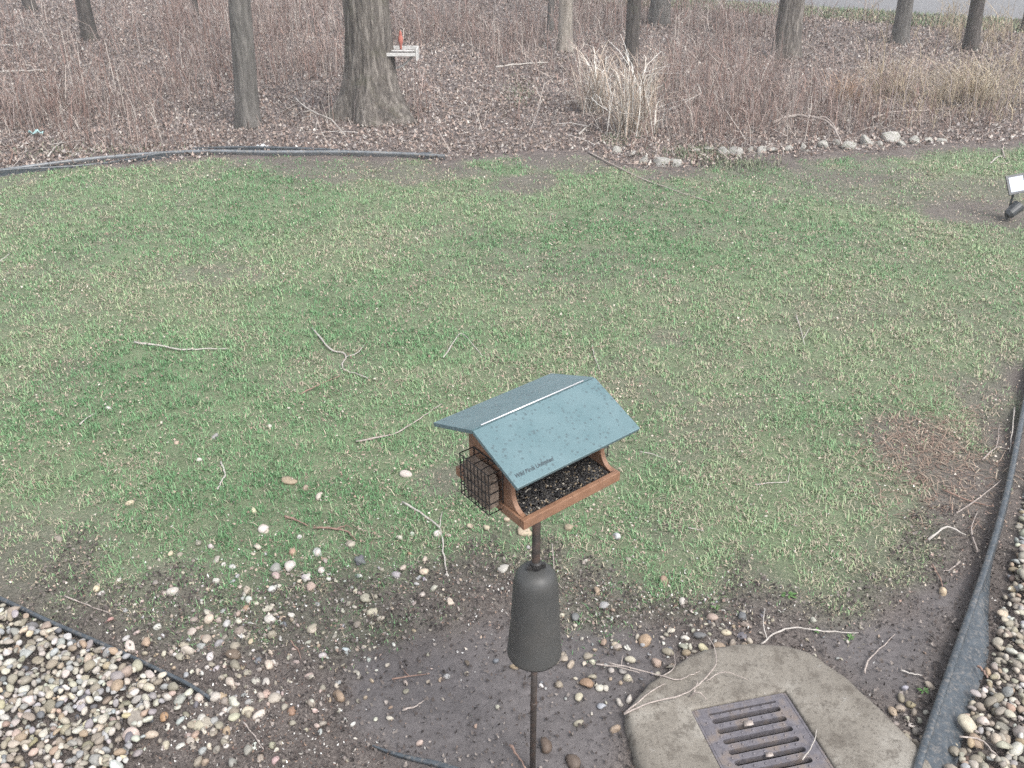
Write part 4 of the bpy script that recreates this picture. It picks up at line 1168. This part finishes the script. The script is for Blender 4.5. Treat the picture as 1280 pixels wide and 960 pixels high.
weed(895, 760, .05, "small green weed in the debris above the drain stones")
weed(668, 726, .06, "tuft of green weed just left of the baffle")

# dead leaf and chip on the grate
for u, v, s, lab in ((936, 902, .020, "curled tan dead leaf on the iron grate"), (962, 941, .016, "pale wood chip lying in a slot of the grate")):
    p = on_ground(u, v, 0.045)
    V = [(-s, -s * .6, 0), (0, -s * .7, s * .25), (s, -s * .3, s * .1), (-s * .8, s * .5, s * .3), (0, s * .7, s * .15), (s * .9, s * .5, s * .35)]
    o = obj("dead_leaf" if s > .018 else "wood_chip", mesh_from("dead_leaf", np.array(V), [(0, 1, 4, 3), (1, 2, 5, 4)], MAT["twig"], smooth=True), None, tuple(p - np.array([0, 0, .012])))
    tag(o, lab, "leaf" if s > .018 else "wood chip"); md = o.modifiers.new("thickness", 'SOLIDIFY'); md.thickness = 0.003

# ================================================================ grass
def in_view(x, y, m=0.8):
    return np.abs(x) < 0.60 * y + m
def blades(x, y, L, w, az, lean, col):
    n = len(x); z = land(x, y) - 0.006
    d = np.stack([np.cos(az), np.sin(az)], 1); s = np.stack([-d[:, 1], d[:, 0]], 1)
    fz = np.cos(lean); fh = np.sin(lean)
    B = np.stack([x, y, z], 1)
    mid = B + np.column_stack([d * (L * fh * 0.40)[:, None], L * fz * 0.62 + .004])
    tip = B + np.column_stack([d * (L * fh * 1.05)[:, None], L * fz * 0.92])
    sw = np.column_stack([s * (w / 2)[:, None], np.zeros(n)])
    V = np.stack([B - sw, B + sw, mid - sw * .85, mid + sw * .85, tip], 1).reshape(-1, 3)
    b = np.arange(n) * 5
    F = np.stack([np.stack([b, b + 1, b + 3], 1), np.stack([b, b + 3, b + 2], 1), np.stack([b + 2, b + 3, b + 4], 1)], 1).reshape(-1, 3)
    return V, F, np.repeat(col, 5, 0)
r = np.random.default_rng(21)
xs_, ys_ = [], []
for y0, y1, dens in ((2.7, 4.5, 9000), (4.5, 6.5, 7200), (6.5, 9, 4800), (9, 12.5, 2900)):
    wmax = 0.60 * y1 + 0.8; n = int(dens * 2 * wmax * (y1 - y0))
    x, y = r.uniform(-wmax, wmax, n), r.uniform(y0, y1, n); k = in_view(x, y); xs_.append(x[k]); ys_.append(y[k])
x, y = np.concatenate(xs_), np.concatenate(ys_)
cov = grass_cover(x, y); tuft = fbm(x, y, 0.07, 91, 2)
k = r.random(len(x)) < np.clip(cov * (0.22 + 1.55 * sstep(.36, .64, tuft)), 0, 1) * .92
k &= (sdist(x, y, np.array(PAD)) < -0.01) & (sdist(x, y, LEFT_BED) < -0.01) & (sdist(x, y, RIGHT_BED) < -0.06)
x, y, cov = x[k], y[k], cov[k]; n = len(x)
far = np.clip((y - 3) / 9, 0, 1)
patch = fbm(x, y, 1.4, 95, 4); p2 = fbm(x, y, 0.22, 97, 2)
straw = r.random(n) < (0.12 + 0.42 * sstep(.45, .65, patch * .5 + p2 * .5) + .25 * (1 - cov))
g1, g2, g3 = np.array([.086, .202, .084]), np.array([.180, .312, .152]), np.array([.315, .372, .215])
t = np.clip(r.normal(.45, .28, n) + (patch - .5) * 1.5, 0, 1)[:, None]
col = np.where(t < .6, g1 + (g2 - g1) * (t / .6), g2 + (g3 - g2) * ((t - .6) / .4))
sc_ = np.array([.40, .355, .265]) * r.uniform(.5, 1.2, (n, 1))
col = np.where(straw[:, None], sc_, col)
L = r.uniform(.012, .036, n) * np.where(r.random(n) < .07, 1.9, 1.0) * (.75 + .5 * cov) * (1 + .25 * far); w = r.uniform(.0026, .0048, n) * (1 + 1.0 * far)
lean = np.where(straw, r.uniform(.9, 1.45, n), r.uniform(.35, 1.35, n))
V, F, C = blades(x, y, L, w, r.uniform(0, 6.283, n), lean, col)
tag(obj("lawn_grass", mesh_from("lawn_grass", V, F, MAT["grass"], C)), "short patchy green lawn grass mixed with straw", "grass", kind="stuff")
print("grass blades", n)
# taller verge grass by the road
n = 26000
s_, d_ = r.uniform(-8, 20, n), r.uniform(-2.4, -0.1, n)
x, y = R0[0] + RD[0] * s_ + RN[0] * d_, R0[1] + RD[1] * s_ + RN[1] * d_
col = np.where(r.random((n, 1)) < .35, np.array([.36, .33, .22]), np.array([.13, .19, .095])) * r.uniform(.7, 1.25, (n, 1))
V, F, C = blades(x, y, r.uniform(.06, .16, n), r.uniform(.012, .022, n), r.uniform(0, 6.28, n), r.uniform(.1, 1, n), col)
tag(obj("verge_grass", mesh_from("verge_grass", V, F, MAT["grass"], C)), "rough pale green grass on the verge before the road", "grass", kind="stuff")

# ================================================================ flecks: dead leaves, hulls, chips
def flecks(name, x, y, size, col, tilt, z0, label, cat, mat="litter", asp=(.45, .9)):
    n = len(x); z = land(x, y) + z0
    az = r.uniform(0, 6.283, n); a = size; b = size * r.uniform(asp[0], asp[1], n)
    d = np.column_stack([np.cos(az), np.sin(az), np.zeros(n)]); s = np.column_stack([-np.sin(az), np.cos(az), np.zeros(n)])
    tl = r.normal(0, tilt, n); tm = r.normal(0, tilt, n)
    d = d * np.cos(tl)[:, None]; d[:, 2] = np.sin(tl); s = s * np.cos(tm)[:, None]; s[:, 2] = np.sin(tm)
    cu = r.uniform(.05, .35, n) * size
    c = np.column_stack([x, y, z + np.abs(np.sin(tl)) * a * .5])
    up = np.column_stack([np.zeros(n), np.zeros(n), cu])
    V = np.stack([c - d * (a / 2)[:, None] + up, c - s * (b / 2)[:, None], c + d * (a / 2)[:, None] + up, c + s * (b / 2)[:, None]], 1).reshape(-1, 3)
    q = np.arange(n) * 4
    F = np.stack([np.stack([q, q + 1, q + 3], 1), np.stack([q + 1, q + 2, q + 3], 1)], 1).reshape(-1, 3)
    return tag(obj(name, mesh_from(name, V, F, MAT[mat], np.repeat(col, 4, 0))), label, cat, kind="stuff")
def pal(n, cols, wts, var=.2):
    c = np.array(cols)[r.choice(len(cols), n, p=np.array(wts) / sum(wts))]
    return np.clip(c * r.uniform(1 - var, 1 + var, (n, 1)), 0, 1)
LEAF = [(.36, .285, .225), (.27, .185, .15), (.42, .365, .30), (.19, .13, .105), (.33, .245, .21), (.52, .47, .41)]
# on the lawn
n = 36000
y = r.uniform(2.9, 12.5, n) ** 1.0; x = r.uniform(-1, 1, n) * (.6 * y + .8)
clump = fbm(x, y, .45, 101, 3)
k = (sdist(x, y, LAWN) > -.1) & (r.random(n) < sstep(2.9, 4.6, y) + .25) & (r.random(n) < .08 + 1.1 * sstep(.48, .66, clump) + .4 * (1 - grass_cover(x, y))) & (sdist(x, y, np.array(PAD)) < -.02)
x, y = x[k], y[k]; n = len(x)
flecks("lawn_leaf_litter", x, y, r.uniform(.005, .019, n) * (1 + .8 * np.clip((y - 3) / 9, 0, 1)), pal(n, LEAF, [3, 2, 2, 1.2, 2.5, .8]), .35, .020, "dead leaf fragments strewn through the lawn", "leaf litter")
# hulls and crumbs under the feeder
n = 34000
x, y = r.uniform(-2.2, 2.4, n), r.uniform(2.2, 4.4, n)
pu_, pv_, _d = project(np.column_stack([x, y, np.zeros(n)]))
dens = .10 + .9 * np.exp(-((pu_ - 330) / 150) ** 2 - ((pv_ - 925) / 60) ** 2) + .75 * np.exp(-((pu_ - 640) / 200) ** 2 - ((pv_ - 745) / 40) ** 2) + .6 * np.exp(-((pu_ - 840) / 110) ** 2 - ((pv_ - 755) / 35) ** 2) + .35 * np.exp(-((pu_ - 330) / 160) ** 2 - ((pv_ - 780) / 90) ** 2)
k = (r.random(n) < dens * (1 - .75 * mud_cover(x, y))) & (sdist(x, y, np.array(PAD)) < -.01) & (sdist(x, y, LEFT_BED) < .25) & (sdist(x, y, RIGHT_BED) < 0)
x, y = x[k], y[k]; n = len(x)
flecks("seed_hulls", x, y, r.uniform(.006, .017, n), pal(n, [(.50, .48, .45), (.045, .04, .04), (.24, .17, .13), (.13, .085, .07), (.70, .69, .66)], [2, 3.5, 2.5, 3, .9]), .5, .004, "seed hulls and crumbs strewn over the soil below the feeder", "seed hulls", asp=(.35, .6))
# soil crumbs
n = 26000
x, y = r.uniform(-2.4, 2.6, n), r.uniform(2.2, 4.2, n)
k = (grass_cover(x, y) < .5) & (sdist(x, y, np.array(PAD)) < -.01) & (r.random(n) < 1 - .6 * mud_cover(x, y)); x, y = x[k], y[k]; n = len(x)
flecks("soil_crumbs", x, y, r.uniform(.008, .022, n), pal(n, [(.075, .062, .057), (.14, .12, .11), (.04, .034, .032), (.24, .21, .19)], [2, 2, 1.6, .8]), .7, .005, "dark crumbs of soil and bark on the bare ground", "soil", asp=(.6, 1))
# brown thatch by the right edging
n = 9000
u_, v_ = r.normal(1160, 45, n), r.normal(560, 38, n); Pq = np.array([on_ground(a, b)[:2] for a, b in zip(u_[:1500], v_[:1500])])
x, y = Pq[:, 0], Pq[:, 1]; n = len(x)
V, F, C = blades(x, y, r.uniform(.04, .11, n), r.uniform(.003, .007, n), r.uniform(0, 6.28, n), r.uniform(1.2, 1.5, n), pal(n, [(.27, .20, .155), (.19, .13, .105), (.38, .32, .25)], [3, 2.5, 1]))
tag(obj("dead_thatch", mesh_from("dead_thatch", V, F, MAT["straw"], C)), "matted reddish dead grass near the right edging", "dead grass", kind="stuff")
# woodland floor
n = 210000
y = 10.3 + 21 * r.random(n) ** 1.25; x = r.uniform(-1, 1, n) * (.60 * y + 1.5)
k = (woodland(x, y) > r.random(n) * .9 + .05) & (road_dist(x, y) < -.4); x, y = x[k], y[k]; n = len(x)
tone = fbm(x, y, 1.6, 111, 3)[:, None]
flecks("woodland_leaf_litter", x, y, r.uniform(.018, .058, n) * (1 + .45 * np.clip((y - 12) / 14, 0, 1)), pal(n, [(.31, .25, .215), (.23, .17, .142), (.40, .35, .31), (.14, .11, .095), (.295, .225, .195), (.48, .45, .41), (.31, .28, .265)], [3, 2.6, 1.8, 2.4, 3, .7, 2.6]) * (.75 + .5 * tone), .6, .012, "brown and grey dead leaves covering the wood floor", "leaf litter")

# ================================================================ undergrowth
def stems(x, y, H, rad, col, twigs, seed, bend=.25):
    """upright dry stems, three-sided, each with a few side twigs"""
    r = np.random.default_rng(seed); n = len(x); z = land(x, y)
    Vs, Fs, Cs, off = [], [], [], 0
    def limbs(P0, P1, P2, r0, col):
        nonlocal off
        m = len(P0); ang = np.array([0, 2.094, 4.189]); rings = []
        for P, q in ((P0, 1.0), (P1, .8), (P2, .35)):
            ring_ = [P + np.column_stack([np.cos(a) * r0 * q, np.sin(a) * r0 * q, np.zeros(m)]) for a in ang]
            rings += ring_
        V = np.stack(rings, 1).reshape(-1, 3); b = (np.arange(m) * 9)[:, None] + off
        f = []
        for k in (0, 3):
            for j in range(3):
                a, c = k + j, k + (j + 1) % 3
                f.append(np.column_stack([b[:, 0] + a, b[:, 0] + c, b[:, 0] + c + 3, b[:, 0] + a + 3]))
        F = np.stack(f, 1).reshape(-1, 4)
        Vs.append(V); Fs.append(F); Cs.append(np.repeat(col, 9, 0)); off += len(V)
    az = r.uniform(0, 6.283, n); bd_ = np.abs(r.normal(0, bend, n))
    d = np.column_stack([np.cos(az), np.sin(az), np.zeros(n)])
    P0 = np.column_stack([x, y, z - .02])
    P1 = P0 + d * (H * bd_ * .3)[:, None]; P1[:, 2] += H * .55
    P2 = P0 + d * (H * bd_)[:, None]; P2[:, 2] += H * np.sqrt(np.clip(1 - bd_ ** 2, .1, 1))
    limbs(P0, P1, P2, rad, col)
    for k in range(twigs):
        sel = r.random(n) < .8
        t = r.uniform(.25, .9, n)[:, None]
        A = np.where(t < .55, P0 + (P1 - P0) * (t / .55), P1 + (P2 - P1) * ((t - .55) / .45))
        a2 = r.uniform(0, 6.283, n); Lb = H * r.uniform(.12, .38, n)
        e = np.column_stack([np.cos(a2), np.sin(a2), r.uniform(.1, 1.1, n)])
        B = A + e * (Lb * .5)[:, None] + r.normal(0, .012, (n, 3)); Cc = A + e * Lb[:, None] + r.normal(0, .03, (n, 3))
        limbs(A[sel], B[sel], Cc[sel], (rad * .6)[sel], col[sel])
    return np.vstack(Vs), np.vstack(Fs), np.vstack(Cs)
n = 44000
y = 10.4 + 20 * r.random(n) ** 1.2; x = r.uniform(-1, 1, n) * (.60 * y + 1.2)
thick = fbm(x, y, 1.7, 121, 3)
dens = (.06 + 1.0 * sstep(.42, .62, thick)) * sstep(.1, 1.6, y - wood_edge(x))
pu_, pv_, _d = project(np.column_stack([x, y, np.zeros(n)]))
dens = dens * np.where((pu_ < 210) & (pv_ < 125), .28, 1.0) * np.where((pu_ > 420) & (pu_ < 640) & (pv_ > 120), .45, 1.0)
k = (r.random(n) < dens) & (road_dist(x, y) < -2.0)
for tx, ty, tr in TREE_AT: k &= np.hypot(x - tx, y - ty) > tr * 1.2; k &= ~((np.abs(x - tx * y / ty) < tr * 1.5 + .05) & (y < ty) & (y > ty - 1.9) & (r.random(len(x)) < .75))
k &= ~((np.abs(x - TREE_AT[0][0]) < .45) & (y < TREE_AT[0][1]) & (y > TREE_AT[0][1] - 1.6) & (r.random(n) < .8))
x, y, thick, pu_, pv_ = x[k], y[k], thick[k], pu_[k], pv_[k]; n = len(x)
edge_d = y - wood_edge(x)
H = (.15 + .9 * r.random(n) ** 1.7) * (.55 + .65 * thick) * (.45 + .55 * sstep(.2, 2.5, edge_d))
base = pal(n, [(.265, .18, .155), (.34, .265, .235), (.175, .12, .105), (.46, .41, .37), (.29, .245, .23)], [3.0, 3, 1.9, 2.0, 2.4], .3)
strawy = (sstep(1020, 1180, pu_) * sstep(180, 120, pv_) * .75)
base = np.where((r.random(n) < strawy)[:, None], np.array([.44, .365, .265]) * r.uniform(.75, 1.2, (n, 1)), base)
V, F, C = stems(x, y, H, (.0026 + .0062 * r.random(n) ** 2) * (1 + .5 * np.clip((y - 12) / 12, 0, 1)), base, 3, 5, .5)
tag(obj("dry_undergrowth", mesh_from("dry_undergrowth", V, F, MAT["stems"], C)), "tangle of dry reddish-brown stems filling the woods", "undergrowth", kind="stuff")
print("stems", n, "faces", len(F))

# sticks and broken stems lying and leaning in the brush
n = 11000
y = 10.2 + 19 * r.random(n) ** 1.3; x = r.uniform(-1, 1, n) * (.60 * y + 1.2)
k = (woodland(x, y) > .4) & (road_dist(x, y) < -1.5) & (r.random(n) < .35 + .8 * fbm(x, y, 1.1, 131, 2))
for tx, ty, tr in TREE_AT: k &= np.hypot(x - tx, y - ty) > tr * 1.6
x, y = x[k], y[k]; n = len(x)
Ls = .08 + .5 * r.random(n) ** 2.5; az = r.uniform(0, 6.283, n); el = np.clip(np.abs(r.normal(0, .45, n)), 0, 1.3)
P0 = np.column_stack([x, y, land(x, y) + r.uniform(.0, .10, n)])
dr = np.column_stack([np.cos(az) * np.cos(el), np.sin(az) * np.cos(el), np.sin(el)])
P1 = P0 + dr * (Ls * .5)[:, None] + r.normal(0, .03, (n, 3)) * Ls[:, None]; P2 = P0 + dr * Ls[:, None]
rad_ = (.0022 + .0052 * r.random(n) ** 2)[:, None]
sd1 = np.column_stack([-np.sin(az), np.cos(az), np.zeros(n)]); sd2 = np.cross(dr, sd1)
rings_ = []
for P, q in ((P0, 1.), (P1, .85), (P2, .4)):
    for a in (0, 2.094, 4.189): rings_.append(P + (sd1 * math.cos(a) + sd2 * math.sin(a)) * rad_ * q)
V = np.stack(rings_, 1).reshape(-1, 3); bb = np.arange(n) * 9; f_ = []
for kk in (0, 3):
    for j in range(3):
        a, c = kk + j, kk + (j + 1) % 3; f_.append(np.column_stack([bb + a, bb + c, bb + c + 3, bb + a + 3]))
F = np.stack(f_, 1).reshape(-1, 4)
C = np.repeat(pal(n, [(.42, .38, .345), (.33, .28, .25), (.17, .125, .108), (.50, .47, .44), (.28, .215, .19)], [2.0, 2.8, 2, .7, 2.4], .25), 9, 0)
tag(obj("brush_sticks", mesh_from("brush_sticks", V, F, MAT["stems"], C)), "broken sticks and stems lying through the brush", "brush", kind="stuff")

# low green growth at the wood's edge
n = 5000
Pq = []
for (u0, v0, su, sv, m) in ((875, 192, 22, 4, 1100), (925, 206, 28, 4, 600), (648, 118, 12, 9, 350), (815, 108, 12, 8, 260), (100, 189, 60, 4, 350), (770, 176, 10, 5, 200), (1240, 110, 40, 14, 700), (720, 60, 70, 20, 300)):
    for _ in range(m): Pq.append(on_ground(r.normal(u0, su), max(r.normal(v0, sv), 5))[:2])
Pq = np.array(Pq); x, y = Pq[:, 0], Pq[:, 1]; n = len(x)
V, F, C = blades(x, y, r.uniform(.03, .10, n), r.uniform(.005, .011, n), r.uniform(0, 6.28, n), r.uniform(.2, 1.1, n), pal(n, [(.11, .15, .085), (.17, .20, .125), (.27, .27, .185)], [2, 2, 1.5]))
tag(obj("edge_greenery", mesh_from("edge_greenery", V, F, MAT["grass"], C)), "low green sprouts at the edge of the woods", "greenery", kind="stuff")

# bleached ornamental grass
def clump(u, v, n, h, spread, cols, label, droop, name="dry_grass_clump", wid=.011):
    p = on_ground(u, v); rr = np.random.default_rng(int(u)); V, F, C = [], [], []
    for k in range(n):
        a = rr.uniform(0, 6.283); b = np.array([math.cos(a), math.sin(a)]) * abs(rr.normal(0, spread * .35)); d = rr.uniform(0, 6.283)
        hh = h * rr.uniform(.2, 1.0); out = spread * rr.uniform(.25, 1.5); dr = droop * rr.uniform(.2, 1.3)
        kink = rr.normal(0, .9); w = wid * rr.uniform(.4, 1.3); o = len(V); c = np.array(cols[int(rr.integers(len(cols)))]) * rr.uniform(.8, 1.12)
        for i in range(6):
            t = i / 5; q = out * t ** 1.15
            z = hh * (t * (1 + dr) - dr * t * t * 1.15)
            X, Y = b[0] + math.cos(d + kink * t * t) * q, b[1] + math.sin(d + kink * t * t) * q
            ww = w * (1 - .75 * t) / 2; sx_, sy_ = -math.sin(d) * ww, math.cos(d) * ww
            V += [(X - sx_, Y - sy_, z), (X + sx_, Y + sy_, z)]; C += [c, c]
        for i in range(5): q = o + 2 * i; F.append((q, q + 1, q + 3, q + 2))
    return tag(obj(name, mesh_from(name, np.array(V), F, MAT["straw"], np.array(C)), None, tuple(p)), label, "dry grass")
PALE = [(.72, .69, .63), (.50, .44, .37), (.76, .74, .70), (.38, .30, .24), (.44, .36, .29)]
clump(792, 166, 300, 1.25, .55, PALE, "tall bleached ornamental grass clump right of the pale tan trunk", .9, wid=.017)
clump(745, 140, 260, 1.10, .5, PALE + [(.36, .28, .23)], "looser bleached grass clump drooping left of the tall one", 1.1, wid=.015)
clump(1215, 128, 420, .75, .75, [(.44, .37, .27), (.36, .29, .21), (.52, .46, .35)], "broad tan dry grass clump near the right edge of the woods", .5)
clump(1120, 120, 300, .65, .7, [(.40, .32, .24), (.34, .26, .19), (.48, .42, .33)], "tan dry grass clump left of the broad one by the road", .5)
clump(1060, 128, 220, .55, .5, [(.42, .30, .21), (.36, .25, .18)], "rusty tan grass clump behind the border rocks", .6)

# ================================================================ thin damp air over the whole place
hz, hnt, hb = new_mat("damp_air")
hnt.nodes.remove(hb)
vol = hnt.nodes.new("ShaderNodeVolumePrincipled")
vol.inputs["Color"].default_value = (0.93, 0.95, 0.97, 1); vol.inputs["Density"].default_value = 0.003; vol.inputs["Anisotropy"].default_value = 0.2
hnt.links.new(vol.outputs[0], [n for n in hnt.nodes if n.type == 'OUTPUT_MATERIAL'][0].inputs["Volume"])
hm = MB().box((0, 90, 11), (900, 1100, 24.4))
tag(hm.build("haze", hz), "thin damp grey air over the yard and woods", "haze", kind="stuff")
